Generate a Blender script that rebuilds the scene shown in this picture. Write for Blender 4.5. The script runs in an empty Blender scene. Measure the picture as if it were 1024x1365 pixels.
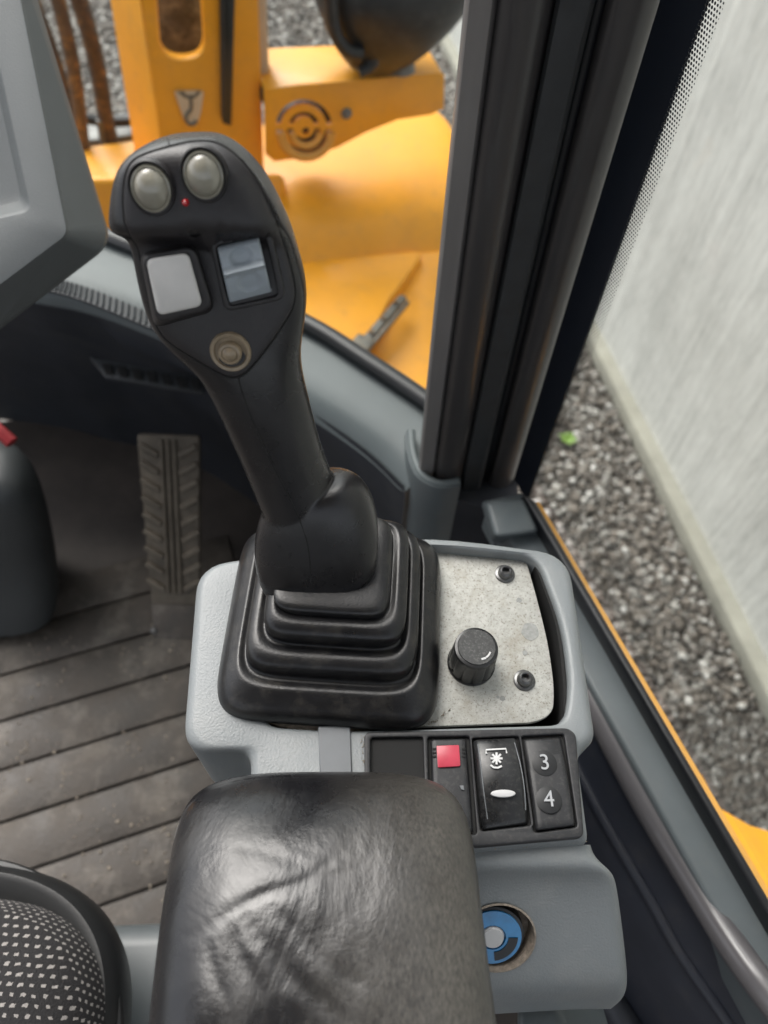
import bpy, bmesh, math, random
from mathutils import Vector, Matrix, noise
from mathutils.bvhtree import BVHTree
random.seed(7)
V = Vector
SC = bpy.context.scene
COL = SC.collection

# ------------------------------------------------------------------ camera
F = 986.0                      # focal length in photo pixels (1024x1365)
CAM = V((0, 0, 1.05))          # cab floor is z = 0
b_ = V((0, -0.550, 0.835)).normalized()
r_ = V((0.9979, 0.0541, 0.0356)).normalized()
u_ = b_.cross(r_).normalized(); r_ = u_.cross(b_).normalized()
cd = bpy.data.cameras.new('camera'); cam = bpy.data.objects.new('camera', cd); COL.objects.link(cam)
cd.sensor_fit = 'VERTICAL'; cd.sensor_height = 36.0; cd.sensor_width = 27.0
cd.lens = F/1365.0*36.0
cd.clip_start = 0.01; cd.clip_end = 400
cd.dof.use_dof = True; cd.dof.focus_distance = 0.36; cd.dof.aperture_fstop = 7.8
M3 = Matrix((r_, u_, b_)).transposed()
cam.matrix_world = Matrix.Translation(CAM) @ M3.to_4x4()
SC.camera = cam

# ------------------------------------------------------------------ light
SUN_EL, SUN_AZ = 52.0, -38.0     # azimuth clockwise from +Y
w = bpy.data.worlds.new('World'); SC.world = w; w.use_nodes = True
wn = w.node_tree; bg = wn.nodes['Background']
sky = wn.nodes.new('ShaderNodeTexSky'); sky.sky_type = 'NISHITA'; sky.sun_disc = False
sky.sun_elevation = math.radians(SUN_EL); sky.sun_rotation = math.radians(SUN_AZ)
sky.air_density = 1.0; sky.dust_density = 4.0; sky.ozone_density = 1.0
hs = wn.nodes.new('ShaderNodeHueSaturation'); hs.inputs['Saturation'].default_value = 0.28
wn.links.new(sky.outputs[0], hs.inputs['Color']); wn.links.new(hs.outputs[0], bg.inputs['Color'])
bg.inputs['Strength'].default_value = 0.15
sd = bpy.data.lights.new('sun', 'SUN'); sd.energy = 1.4; sd.angle = math.radians(40); sd.color = (1, .96, .9)
so = bpy.data.objects.new('sun', sd); COL.objects.link(so)
el, az = math.radians(SUN_EL), math.radians(SUN_AZ)
sdir = V((math.sin(az)*math.cos(el), math.cos(az)*math.cos(el), math.sin(el)))
so.rotation_euler = sdir.to_track_quat('Z', 'Y').to_euler(); so.location = (0, 0, 6)
SC.view_settings.view_transform = 'Standard'; SC.view_settings.look = 'None'
SC.view_settings.exposure = 1.0; SC.view_settings.gamma = 1.0; SC.view_settings.use_curve_mapping = False

# ------------------------------------------------------------------ measuring helpers (photo pixel + known plane -> place)
def ray(u, v):
    return r_*((u-512)/F) + u_*(-(v-682.5)/F) - b_
def D(u, v, d): return CAM + ray(u, v)*d
def P(u, v, z):
    q = ray(u, v); return CAM + q*((z-CAM.z)/q.z)
def PP(u, v, o, n):
    q = ray(u, v); return CAM + q*((o-CAM).dot(n)/q.dot(n))
YAW = math.radians(20)
CF = V((-math.sin(YAW), math.cos(YAW), 0)); CR = V((math.cos(YAW), math.sin(YAW), 0)); UP = V((0, 0, 1))

# ------------------------------------------------------------------ materials
MATS = {}
def mat(name, col, rough=.5, metal=0, var=.12, vscale=30, bump=0, bscale=400, spec=.5, coat=0, dust=None, dscale=60, damt=.3, transp=0, emis=0, rvar=.0, aniso=None, bdist=.0005):
    m = bpy.data.materials.new(name); m.use_nodes = True; nt = m.node_tree; N = nt.nodes; L = nt.links
    bs = N['Principled BSDF']
    bs.inputs['Metallic'].default_value = metal; bs.inputs['Roughness'].default_value = rough
    bs.inputs['Specular IOR Level'].default_value = spec; bs.inputs['Coat Weight'].default_value = coat
    tc = N.new('ShaderNodeNewGeometry'); vec = tc.outputs['Position']
    if aniso:
        mp = N.new('ShaderNodeMapping'); mp.inputs['Scale'].default_value = aniso[0]; mp.inputs['Rotation'].default_value = aniso[1]
        L.new(vec, mp.inputs['Vector']); vec = mp.outputs[0]
    nz = N.new('ShaderNodeTexNoise'); nz.inputs['Scale'].default_value = vscale; nz.inputs['Detail'].default_value = 6; nz.inputs['Roughness'].default_value = .6
    L.new(vec, nz.inputs['Vector'])
    rp = N.new('ShaderNodeMapRange'); rp.inputs[1].default_value = .3; rp.inputs[2].default_value = .7
    rp.inputs[3].default_value = 1-var; rp.inputs[4].default_value = 1+var
    L.new(nz.outputs['Fac'], rp.inputs[0])
    mx = N.new('ShaderNodeMix'); mx.data_type = 'RGBA'; mx.blend_type = 'MULTIPLY'; mx.inputs[0].default_value = 1
    mx.inputs[6].default_value = (*col, 1); L.new(rp.outputs[0], mx.inputs[7])
    out = mx.outputs[2]
    if dust:
        n2 = N.new('ShaderNodeTexNoise'); n2.inputs['Scale'].default_value = dscale; n2.inputs['Detail'].default_value = 8; n2.inputs['Roughness'].default_value = .7
        L.new(vec, n2.inputs['Vector'])
        r2 = N.new('ShaderNodeMapRange'); r2.inputs[1].default_value = .5; r2.inputs[2].default_value = .75; r2.inputs[4].default_value = damt
        L.new(n2.outputs['Fac'], r2.inputs[0])
        m2 = N.new('ShaderNodeMix'); m2.data_type = 'RGBA'; L.new(r2.outputs[0], m2.inputs[0])
        L.new(out, m2.inputs[6]); m2.inputs[7].default_value = (*dust, 1); out = m2.outputs[2]
    L.new(out, bs.inputs['Base Color'])
    if rvar:
        r3 = N.new('ShaderNodeMapRange'); r3.inputs[1].default_value = .3; r3.inputs[2].default_value = .7
        r3.inputs[3].default_value = max(.02, rough-rvar); r3.inputs[4].default_value = min(1, rough+rvar)
        L.new(nz.outputs['Fac'], r3.inputs[0]); L.new(r3.outputs[0], bs.inputs['Roughness'])
    if bump:
        nb = N.new('ShaderNodeTexNoise'); nb.inputs['Scale'].default_value = bscale; nb.inputs['Detail'].default_value = 3
        L.new(vec, nb.inputs['Vector'])
        bp = N.new('ShaderNodeBump'); bp.inputs['Strength'].default_value = bump; bp.inputs['Distance'].default_value = bdist
        L.new(nb.outputs['Fac'], bp.inputs['Height']); L.new(bp.outputs[0], bs.inputs['Normal'])
    if emis:
        bs.inputs['Emission Color'].default_value = (*col, 1); bs.inputs['Emission Strength'].default_value = emis
    MATS[name] = m
    return m

mat('console_grey', (.182, .198, .205), .42, var=.06, vscale=14, bump=.5, bscale=900, dust=(.33, .32, .29), dscale=40, damt=.18, bdist=.0004)
mat('console_grey_smooth', (.22, .25, .28), .35, var=.06, vscale=10)
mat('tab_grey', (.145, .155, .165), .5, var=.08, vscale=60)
mat('sill_grey', (.10, .117, .124), .45, var=.08, vscale=20, dust=(.2, .19, .16), damt=.12)
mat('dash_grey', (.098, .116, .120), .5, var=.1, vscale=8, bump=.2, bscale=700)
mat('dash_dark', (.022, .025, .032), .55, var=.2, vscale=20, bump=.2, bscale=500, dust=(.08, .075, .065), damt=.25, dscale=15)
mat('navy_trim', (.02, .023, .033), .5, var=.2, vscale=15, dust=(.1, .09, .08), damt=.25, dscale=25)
mat('trim_mauve', (.105, .10, .105), .3, var=.1, vscale=15, coat=.2)
mat('lever_black', (.010, .0095, .0105), .29, var=.15, vscale=40, bump=.15, bscale=1500, dust=(.05, .047, .043), dscale=120, damt=.2, rvar=.08)
mat('face_black', (.016, .0145, .016), .42, var=.15, vscale=60, bump=.3, bscale=1800, dust=(.06, .055, .05), dscale=150, damt=.25)
mat('seam_dark', (.006, .006, .006), .8, var=.05)
mat('boot_rubber', (.007, .007, .008), .34, var=.2, vscale=40, bump=.2, bscale=900, dust=(.1, .09, .075), dscale=90, damt=.28, rvar=.08)
mat('round_button', (.27, .255, .205), .28, var=.15, vscale=160, coat=.8)
mat('small_button', (.25, .195, .13), .35, var=.25, vscale=300, coat=.2)
mat('white_button', (.60, .59, .57), .4, var=.05, vscale=80)
mat('roller_grey', (.30, .34, .375), .4, var=.05, vscale=80)
mat('led_red', (.45, .01, .015), .15, var=.05, coat=1)
mat('red_lens', (.46, .045, .075), .35, var=.08, vscale=200)
mat('switch_black', (.012, .0125, .0135), .32, var=.2, vscale=80, dust=(.16, .15, .14), dscale=500, damt=.25, rvar=.1)
mat('switch_matt', (.0145, .015, .017), .5, var=.2, vscale=80, dust=(.15, .14, .13), dscale=400, damt=.25)
mat('legend', (.55, .55, .55), .5, var=.06)
mat('pad_black', (.013, .0135, .015), .5, var=.2, vscale=80)
mat('legend_grey', (.36, .37, .385), .5, var=.06)
mat('screw_dark', (.13, .13, .13), .35, metal=.7, var=.2, vscale=300)
mat('blue_sticker', (.006, .18, .43), .3, var=.15, vscale=200, coat=.4)
mat('dirty_tan', (.26, .22, .18), .8, var=.35, vscale=400, bump=.8, bscale=900)
mat('floor_mat', (.062, .052, .043), .6, var=.35, vscale=22, bump=.6, bscale=260, dust=(.21, .185, .155), dscale=16, damt=.75, rvar=.15, bdist=.0015)
mat('floor_dark', (.048, .039, .033), .6, var=.45, vscale=9, bump=.4, bscale=200, dust=(.10, .085, .07), dscale=7, damt=.5, bdist=.001)
mat('pedal_rubber', (.10, .083, .062), .65, var=.3, vscale=40, dust=(.17, .145, .11), dscale=30, damt=.6, bump=.4, bscale=300, bdist=.001)
mat('panel_grey', (.105, .114, .117), .5, var=.06, vscale=8, bump=.5, bscale=1300, bdist=.0004)
mat('column_grey', (.035, .039, .041), .55, var=.15, vscale=8)
mat('frame_metal', (.17, .16, .155), .3, metal=0, var=.2, vscale=6, coat=.2, aniso=((6, 6, .6), (0, 0, 0)))
mat('pillar_brown', (.040, .037, .037), .40, var=.1, vscale=12, coat=.3)
mat('seal_rubber', (.026, .028, .030), .6, var=.2, vscale=60, bump=.3, bscale=600)
mat('gasket_black', (.008, .009, .011), .4, var=.2, vscale=60)
mat('frit_navy', (.006, .0085, .014), .3, var=.05)
mat('yellow_paint', (.84, .36, .014), .42, var=.08, vscale=6, coat=.15, dust=(.42, .24, .07), dscale=30, damt=.3, bump=.15, bscale=120, bdist=.001)
mat('yellow_line', (.70, .36, .07), .45, var=.1, vscale=30)
mat('black_plastic', (.02, .021, .023), .45, var=.2, vscale=30, dust=(.12, .11, .1), dscale=40, damt=.3)
mat('black_strip', (.01, .014, .016), .35, var=.1)
mat('hose_brown', (.075, .045, .025), .6, var=.4, vscale=30, dust=(.42, .21, .04), dscale=35, damt=.85)
mat('steel', (.16, .16, .155), .5, metal=.3, var=.3, vscale=40)
mat('sticker_cream', (.62, .50, .36), .5, var=.05)
mat('sticker_print', (.12, .11, .09), .5, var=.05)
mat('bumper_dirty', (.06, .066, .075), .5, var=.5, vscale=25, dust=(.33, .34, .36), dscale=20, damt=.8)
mat('seat_vinyl', (.018, .0185, .019), .42, var=.15, vscale=20, bump=.2, bscale=500)
mat('seat_plastic', (.085, .095, .098), .4, var=.1, vscale=10)
mat('roof_lining', (.42, .42, .41), .8, var=.05)
mat('latch_metal', (.12, .115, .10), .55, var=.4, vscale=60, metal=.2, dust=(.3, .22, .1), dscale=50, damt=.5)
mat('vent_grey', (.04, .044, .048), .5, var=.1)
mat('lever_red', (.22, .008, .012), .5, var=.2, vscale=60)
mat('grit', (.24, .205, .16), .9, var=.4, vscale=900)
mat('knob_worn', (.03, .031, .031), .5, var=.3, vscale=400, dust=(.14, .14, .135), dscale=700, damt=.8)
mat('rib_dark', (.03, .034, .037), .8, var=.1, spec=.2)
mat('stain_grey', (.25, .255, .245), .6, var=.2, vscale=500)
mat('leaf', (.14, .24, .04), .5, var=.3, vscale=50)

# concrete wall
def mat_wall():
    m = bpy.data.materials.new('concrete'); m.use_nodes = True; nt = m.node_tree; N = nt.nodes; L = nt.links; bs = N['Principled BSDF']
    tc = N.new('ShaderNodeTexCoord')
    def nz(scale, sc, det=6):
        mp = N.new('ShaderNodeMapping'); mp.inputs['Scale'].default_value = sc; L.new(tc.outputs['Object'], mp.inputs[0])
        n = N.new('ShaderNodeTexNoise'); n.inputs['Scale'].default_value = scale; n.inputs['Detail'].default_value = det; n.inputs['Roughness'].default_value = .65
        L.new(mp.outputs[0], n.inputs['Vector']); return n.outputs['Fac']
    a = nz(48, (1, 1, .03)); b = nz(2.2, (1, 1, 1)); c = nz(90, (1, 1, .2)); d = nz(20, (1, 1, .06))
    def add(x, y, op='ADD'):
        k = N.new('ShaderNodeMath'); k.operation = op
        for i, q in enumerate((x, y)):
            if isinstance(q, float): k.inputs[i].default_value = q
            else: L.new(q, k.inputs[i])
        return k.outputs[0]
    s = add(add(add(a, b), c), d); s = add(s, .25, 'MULTIPLY')
    cr = N.new('ShaderNodeValToRGB'); L.new(s, cr.inputs[0])
    cr.color_ramp.elements[0].position = .40; cr.color_ramp.elements[0].color = (.42, .418, .395, 1)
    cr.color_ramp.elements[1].position = .60; cr.color_ramp.elements[1].color = (.70, .70, .665, 1)
    L.new(cr.outputs[0], bs.inputs['Base Color']); bs.inputs['Roughness'].default_value = .85
    bp = N.new('ShaderNodeBump'); bp.inputs['Strength'].default_value = .5; bp.inputs['Distance'].default_value = .006
    L.new(s, bp.inputs['Height']); L.new(bp.outputs[0], bs.inputs['Normal'])
    MATS['concrete'] = m
mat_wall()
mat('kerb_concrete', (.31, .30, .255), .9, var=.15, vscale=8, bump=.6, bscale=60, bdist=.004, dust=(.24, .23, .17), dscale=5, damt=.5)

def mat_gravel(name, scale, dark=1.0, island=False):
    m = bpy.data.materials.new(name); m.use_nodes = True; nt = m.node_tree; N = nt.nodes; L = nt.links; bs = N['Principled BSDF']
    bs.inputs['Roughness'].default_value = .6
    tc = N.new('ShaderNodeTexCoord')
    if island:
        g = N.new('ShaderNodeNewGeometry'); src = g.outputs['Random Per Island']
    else:
        vo = N.new('ShaderNodeTexVoronoi'); vo.inputs['Scale'].default_value = scale; L.new(tc.outputs['Object'], vo.inputs['Vector'])
        sp = N.new('ShaderNodeSeparateColor'); L.new(vo.outputs['Color'], sp.inputs[0]); src = sp.outputs[0]
        bp = N.new('ShaderNodeBump'); bp.invert = True; bp.inputs['Strength'].default_value = 1; bp.inputs['Distance'].default_value = .02
        L.new(vo.outputs['Distance'], bp.inputs['Height']); L.new(bp.outputs[0], bs.inputs['Normal'])
    cr = N.new('ShaderNodeValToRGB'); cr.color_ramp.interpolation = 'LINEAR'; L.new(src, cr.inputs[0])
    e = cr.color_ramp.elements
    e[0].position = 0; e[0].color = (.036*dark, .031*dark, .027*dark, 1)
    e[1].position = 1; e[1].color = (.42*dark, .41*dark, .39*dark, 1)
    for p, c in ((.3, (.078, .066, .055)), (.55, (.125, .107, .09)), (.78, (.165, .155, .142)), (.92, (.24, .23, .21))):
        k = e.new(p); k.color = (*[x*dark for x in c], 1)
    L.new(cr.outputs[0], bs.inputs['Base Color'])
    MATS[name] = m
mat_gravel('gravel_ground', 60, .75)
mat_gravel('gravel_stone', 42, 1.3, True)
mat_gravel('gravel_far', 42, 1.5, True)

def mat_plate():
    m = bpy.data.materials.new('plate_metal'); m.use_nodes = True; nt = m.node_tree; N = nt.nodes; L = nt.links; bs = N['Principled BSDF']
    tc = N.new('ShaderNodeTexCoord'); v = tc.outputs['Object']
    def nz(s, det=8, ro=.7):
        n = N.new('ShaderNodeTexNoise'); n.inputs['Scale'].default_value = s; n.inputs['Detail'].default_value = det; n.inputs['Roughness'].default_value = ro
        L.new(v, n.inputs['Vector']); return n.outputs['Fac']
    def mr(x, a, b, c, d):
        r = N.new('ShaderNodeMapRange'); r.inputs[1].default_value = a; r.inputs[2].default_value = b; r.inputs[3].default_value = c; r.inputs[4].default_value = d
        L.new(x, r.inputs[0]); return r.outputs[0]
    def mix(f, a, b):
        k = N.new('ShaderNodeMix'); k.data_type = 'RGBA'; L.new(f, k.inputs[0])
        if isinstance(a, tuple): k.inputs[6].default_value = (*a, 1)
        else: L.new(a, k.inputs[6])
        k.inputs[7].default_value = (*b, 1); return k.outputs[2]
    c = mix(mr(nz(330, 3), .35, .7, 0, 1), (.50, .50, .47), (.36, .355, .325))
    c = mix(mr(nz(45), .50, .70, 0, .7), c, (.30, .27, .215))
    c = mix(mr(nz(800, 2), .56, .68, 0, .8), c, (.20, .18, .15))
    vo = N.new('ShaderNodeTexVoronoi'); vo.inputs['Scale'].default_value = 150; L.new(v, vo.inputs['Vector'])
    c = mix(mr(vo.outputs['Distance'], .05, .12, .55, 0), c, (.16, .16, .15))
    L.new(c, bs.inputs['Base Color']); bs.inputs['Metallic'].default_value = .25; bs.inputs['Roughness'].default_value = .48
    bp = N.new('ShaderNodeBump'); bp.inputs['Strength'].default_value = .25; bp.inputs['Distance'].default_value = .0003
    L.new(nz(900, 2), bp.inputs['Height']); L.new(bp.outputs[0], bs.inputs['Normal'])
    MATS['plate_metal'] = m
mat_plate()

def mat_leather():
    m = bpy.data.materials.new('worn_leather'); m.use_nodes = True; nt = m.node_tree; N = nt.nodes; L = nt.links; bs = N['Principled BSDF']
    tc = N.new('ShaderNodeTexCoord'); v = tc.outputs['Object']
    def nz(s, det=8, ro=.65, sc=(1, 1, 1), rot=(0, 0, 0), dist=0):
        mp = N.new('ShaderNodeMapping'); mp.inputs['Scale'].default_value = sc; mp.inputs['Rotation'].default_value = rot; L.new(v, mp.inputs[0])
        n = N.new('ShaderNodeTexNoise'); n.inputs['Scale'].default_value = s; n.inputs['Detail'].default_value = det; n.inputs['Roughness'].default_value = ro
        n.inputs['Distortion'].default_value = dist
        L.new(mp.outputs[0], n.inputs['Vector']); return n.outputs['Fac']
    def mr(x, a, b, c, d):
        r = N.new('ShaderNodeMapRange'); r.inputs[1].default_value = a; r.inputs[2].default_value = b; r.inputs[3].default_value = c; r.inputs[4].default_value = d
        L.new(x, r.inputs[0]); return r.outputs[0]
    def ma(op, a, b):
        k = N.new('ShaderNodeMath'); k.operation = op
        for i, q in enumerate((a, b)):
            if isinstance(q, (float, int)): k.inputs[i].default_value = q
            else: L.new(q, k.inputs[i])
        return k.outputs[0]
    sx = N.new('ShaderNodeSeparateXYZ'); L.new(v, sx.inputs[0])
    side = mr(sx.outputs[0], -.008, .045, .0, 1.0)           # worn through towards the window side
    fleck = nz(900, 5, .6, (1, .45, 1), (0, 0, .5))
    patch = nz(28, 6, .6)
    wear = ma('MULTIPLY', mr(fleck, .28, .82, .2, .85), ma('ADD', ma('MULTIPLY', side, .75), mr(patch, .48, .74, .0, .28)))
    k = N.new('ShaderNodeMix'); k.data_type = 'RGBA'; L.new(wear, k.inputs[0])
    k.inputs[6].default_value = (.006, .006, .0072, 1); k.inputs[7].default_value = (.135, .125, .108, 1)
    L.new(k.outputs[2], bs.inputs['Base Color'])
    rr = ma('ADD', mr(nz(60, 5), .3, .7, .20, .36), ma('MULTIPLY', wear, .28)); L.new(rr, bs.inputs['Roughness'])
    bs.inputs['Specular IOR Level'].default_value = .55
    h = ma('ADD', ma('MULTIPLY', nz(35, 5, .6, (1, .45, 1), (0, 0, -.7), .8), .55), ma('MULTIPLY', nz(420, 4, .6), .06))
    bp = N.new('ShaderNodeBump'); bp.inputs['Strength'].default_value = .5; bp.inputs['Distance'].default_value = .003
    L.new(h, bp.inputs['Height']); L.new(bp.outputs[0], bs.inputs['Normal'])
    MATS['worn_leather'] = m
mat_leather()

def mat_glass(name, tint=(1, 1, 1), refl=.07):
    m = bpy.data.materials.new(name); m.use_nodes = True; nt = m.node_tree; N = nt.nodes; L = nt.links
    N.remove(N['Principled BSDF'])
    tr = N.new('ShaderNodeBsdfTransparent'); tr.inputs[0].default_value = (*tint, 1)
    gl = N.new('ShaderNodeBsdfGlossy'); gl.inputs['Roughness'].default_value = .03
    fr = N.new('ShaderNodeFresnel'); gm = N.new('ShaderNodeNewGeometry'); ir = N.new('ShaderNodeMapRange')
    ir.inputs[3].default_value = 1.22; ir.inputs[4].default_value = 1/1.22          # same weak reflection from either side
    L.new(gm.outputs['Backfacing'], ir.inputs[0]); L.new(ir.outputs[0], fr.inputs[0])
    mx = N.new('ShaderNodeMixShader'); L.new(fr.outputs[0], mx.inputs[0]); L.new(tr.outputs[0], mx.inputs[1]); L.new(gl.outputs[0], mx.inputs[2])
    L.new(mx.outputs[0], N['Material Output'].inputs[0]); MATS[name] = m
mat_glass('window_glass', (.96, .98, .97))

def mat_dots():
    m = bpy.data.materials.new('frit_dots'); m.use_nodes = True; nt = m.node_tree; N = nt.nodes; L = nt.links; bs = N['Principled BSDF']
    bs.inputs['Base Color'].default_value = (.004, .007, .012, 1); bs.inputs['Roughness'].default_value = .4
    uv = N.new('ShaderNodeUVMap'); sx = N.new('ShaderNodeSeparateXYZ'); L.new(uv.outputs[0], sx.inputs[0])
    def ma(op, a, b=0.0):
        k = N.new('ShaderNodeMath'); k.operation = op
        for i, q in enumerate((a, b)):
            if isinstance(q, (float, int)): k.inputs[i].default_value = q
            else: L.new(q, k.inputs[i])
        return k.outputs[0]
    p = .0021
    row = ma('FLOOR', ma('DIVIDE', sx.outputs[1], p))
    off = ma('MULTIPLY', ma('MODULO', row, 2.0), .5)
    fx = ma('SUBTRACT', ma('FRACT', ma('ADD', ma('DIVIDE', sx.outputs[0], p), off)), .5)
    fy = ma('SUBTRACT', ma('FRACT', ma('DIVIDE', sx.outputs[1], p)), .5)
    r2 = ma('SQRT', ma('ADD', ma('MULTIPLY', fx, fx), ma('MULTIPLY', fy, fy)))
    rad = ma('SUBTRACT', .47, ma('MULTIPLY', sx.outputs[0], 18.0))
    f = ma('LESS_THAN', r2, rad)
    tr = N.new('ShaderNodeBsdfTransparent'); mx = N.new('ShaderNodeMixShader')
    L.new(f, mx.inputs[0]); L.new(tr.outputs[0], mx.inputs[1]); L.new(bs.outputs[0], mx.inputs[2])
    L.new(mx.outputs[0], N['Material Output'].inputs[0]); MATS['frit_dots'] = m
mat_dots()

def mat_fabric():
    m = bpy.data.materials.new('dotted_fabric'); m.use_nodes = True; nt = m.node_tree; N = nt.nodes; L = nt.links; bs = N['Principled BSDF']
    uv = N.new('ShaderNodeUVMap')
    def ma(op, a, b=0.0):
        k = N.new('ShaderNodeMath'); k.operation = op
        for i, q in enumerate((a, b)):
            if isinstance(q, (float, int)): k.inputs[i].default_value = q
            else: L.new(q, k.inputs[i])
        return k.outputs[0]
    nz = N.new('ShaderNodeTexNoise'); nz.inputs['Scale'].default_value = 300; L.new(uv.outputs[0], nz.inputs['Vector'])
    sx = N.new('ShaderNodeSeparateXYZ'); L.new(uv.outputs[0], sx.inputs[0])
    p = .0050
    yy = ma('DIVIDE', sx.outputs[1], p)
    off = ma('MULTIPLY', ma('MODULO', ma('FLOOR', yy), 2.0), .5)
    jit = ma('MULTIPLY', ma('SUBTRACT', nz.outputs['Fac'], .5), .5)
    fx = ma('ABSOLUTE', ma('ADD', ma('SUBTRACT', ma('FRACT', ma('ADD', ma('DIVIDE', sx.outputs[0], p*1.15), off)), .5), jit))
    fy = ma('ABSOLUTE', ma('ADD', ma('SUBTRACT', ma('FRACT', yy), .5), jit))
    f = ma('MULTIPLY', ma('LESS_THAN', fx, .21), ma('LESS_THAN', fy, .17))
    k = N.new('ShaderNodeMix'); k.data_type = 'RGBA'; L.new(f, k.inputs[0])
    k.inputs[6].default_value = (.018, .017, .018, 1); k.inputs[7].default_value = (.30, .28, .265, 1)
    L.new(k.outputs[2], bs.inputs['Base Color']); bs.inputs['Roughness'].default_value = .9
    n2 = N.new('ShaderNodeTexNoise'); n2.inputs['Scale'].default_value = 900; L.new(uv.outputs[0], n2.inputs['Vector'])
    bp = N.new('ShaderNodeBump'); bp.inputs['Strength'].default_value = .7; bp.inputs['Distance'].default_value = .001
    L.new(n2.outputs['Fac'], bp.inputs['Height']); L.new(bp.outputs[0], bs.inputs['Normal'])
    MATS['dotted_fabric'] = m
mat_fabric()

# ------------------------------------------------------------------ mesh helpers
WL = {}
def wloc(o): return WL.get(o.name, V((0, 0, 0)))
def thing(name, label, cat, loc, group=None):
    o = bpy.data.objects.new(name, None); COL.objects.link(o); o.empty_display_size = .02
    o.location = loc; WL[o.name] = V(loc); o['label'] = label; o['category'] = cat
    if group: o['group'] = group
    return o
def tag(o, label, cat, group=None):
    o['label'] = label; o['category'] = cat
    if group: o['group'] = group
    return o
def obj(name, me, material, parent=None, center=None, smooth=True, angle=40):
    """link a world-space mesh as ONE object whose origin sits at its middle"""
    if smooth:
        for p in me.polygons: p.use_smooth = True
        me.set_sharp_from_angle(angle=math.radians(angle))
    if center is None:
        n = len(me.vertices); c = V((0, 0, 0))
        for q in me.vertices: c += q.co
        c /= max(1, n)
    else: c = V(center)
    me.transform(Matrix.Translation(-c))
    o = bpy.data.objects.new(name, me); COL.objects.link(o)
    me.materials.clear(); me.materials.append(MATS[material])
    if parent is not None:
        o.parent = parent; o.location = c - wloc(parent)
    else: o.location = c
    WL[o.name] = c
    return o
def mesh(verts, faces):
    me = bpy.data.meshes.new('m'); me.from_pydata([tuple(x) for x in verts], [], faces); me.update()
    bm = bmesh.new(); bm.from_mesh(me); bmesh.ops.recalc_face_normals(bm, faces=bm.faces); bm.to_mesh(me); bm.free()
    return me
def applied(me, mods):
    """run modifiers on a mesh and return the result"""
    o = bpy.data.objects.new('tmp', me); COL.objects.link(o)
    for t, kw in mods:
        m = o.modifiers.new(t, t)
        for k, q in kw.items(): setattr(m, k, q)
    dg = bpy.context.evaluated_depsgraph_get(); dg.update()
    r = bpy.data.meshes.new_from_object(o.evaluated_get(dg))
    bpy.data.objects.remove(o); return r
def sub(me, n=2): return applied(me, [('SUBSURF', dict(levels=n, render_levels=n))])
def bev(me, wd, seg=3, ang=30): return applied(me, [('BEVEL', dict(width=wd, segments=seg, limit_method='ANGLE', angle_limit=math.radians(ang)))])
def cut(me, cutter):
    co = bpy.data.objects.new('cut', cutter); COL.objects.link(co)
    r = applied(me, [('BOOLEAN', dict(object=co, operation='DIFFERENCE', solver='EXACT'))])
    bpy.data.objects.remove(co); return r
def loft(rings, cap0=True, cap1=True, closed=True):
    n = len(rings[0]); vs = [p for r in rings for p in r]; fs = []
    for i in range(len(rings)-1):
        for j in range(n if closed else n-1):
            k = (j+1) % n
            fs.append((i*n+j, i*n+k, (i+1)*n+k, (i+1)*n+j))
    if cap0: fs.append(tuple(range(n))[::-1])
    if cap1: fs.append(tuple((len(rings)-1)*n+j for j in range(n)))
    return mesh(vs, fs)
def prism(pts, z0, z1, bevel=0, seg=3):
    me = loft([[V((p[0], p[1], z0)) for p in pts], [V((p[0], p[1], z1)) for p in pts]])
    return bev(me, bevel, seg) if bevel else me
def slab(pts, n, t, bevel=0, seg=2):
    """flat polygon (world points) given thickness t along -n"""
    n = V(n).normalized()
    me = loft([[p - n*t for p in pts], list(pts)])
    return bev(me, bevel, seg) if bevel else me
def rpoly(pts, rad, seg=6):
    """round the corners of a polygon; rad one number or one per corner (same unit as pts)"""
    out = []; n = len(pts)
    for i in range(n):
        p = V(pts[i]); a = V(pts[i-1]); b = V(pts[(i+1) % n]); r = rad[i] if isinstance(rad, (list, tuple)) else rad
        if r <= 0: out.append(p); continue
        da = (a-p); db = (b-p); r1 = min(r, da.length*.48, db.length*.48)
        s = p+da.normalized()*r1; e = p+db.normalized()*r1
        for k in range(seg+1):
            t = k/seg; out.append(s*(1-t)**2 + p*2*t*(1-t) + e*t*t)
    return out
def holed(outer, holes, z0, z1, bevel):
    """plate or block with openings (2D curve fill, extruded, bevelled)"""
    c = bpy.data.curves.new('c', 'CURVE'); c.dimensions = '2D'; c.fill_mode = 'BOTH'
    c.extrude = (z1-z0)/2-bevel; c.bevel_depth = bevel; c.bevel_resolution = 3; c.offset = -bevel
    for loop in [outer]+holes:
        s = c.splines.new('POLY'); s.points.add(len(loop)-1)
        for i, p in enumerate(loop): s.points[i].co = (p[0], p[1], 0, 1)
        s.use_cyclic_u = True
    o = bpy.data.objects.new('tmp', c); COL.objects.link(o)
    dg = bpy.context.evaluated_depsgraph_get(); dg.update()
    me = bpy.data.meshes.new_from_object(o.evaluated_get(dg)); bpy.data.objects.remove(o)
    me.transform(Matrix.Translation((0, 0, (z0+z1)/2)))
    bm = bmesh.new(); bm.from_mesh(me); bmesh.ops.remove_doubles(bm, verts=bm.verts, dist=1e-6); bm.to_mesh(me); bm.free()
    return me
def frame_of(n, x=None):
    n = V(n).normalized(); x = V(x) if x is not None else r_
    x = (x - n*x.dot(n)).normalized(); y = n.cross(x); return x, y, n
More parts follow.
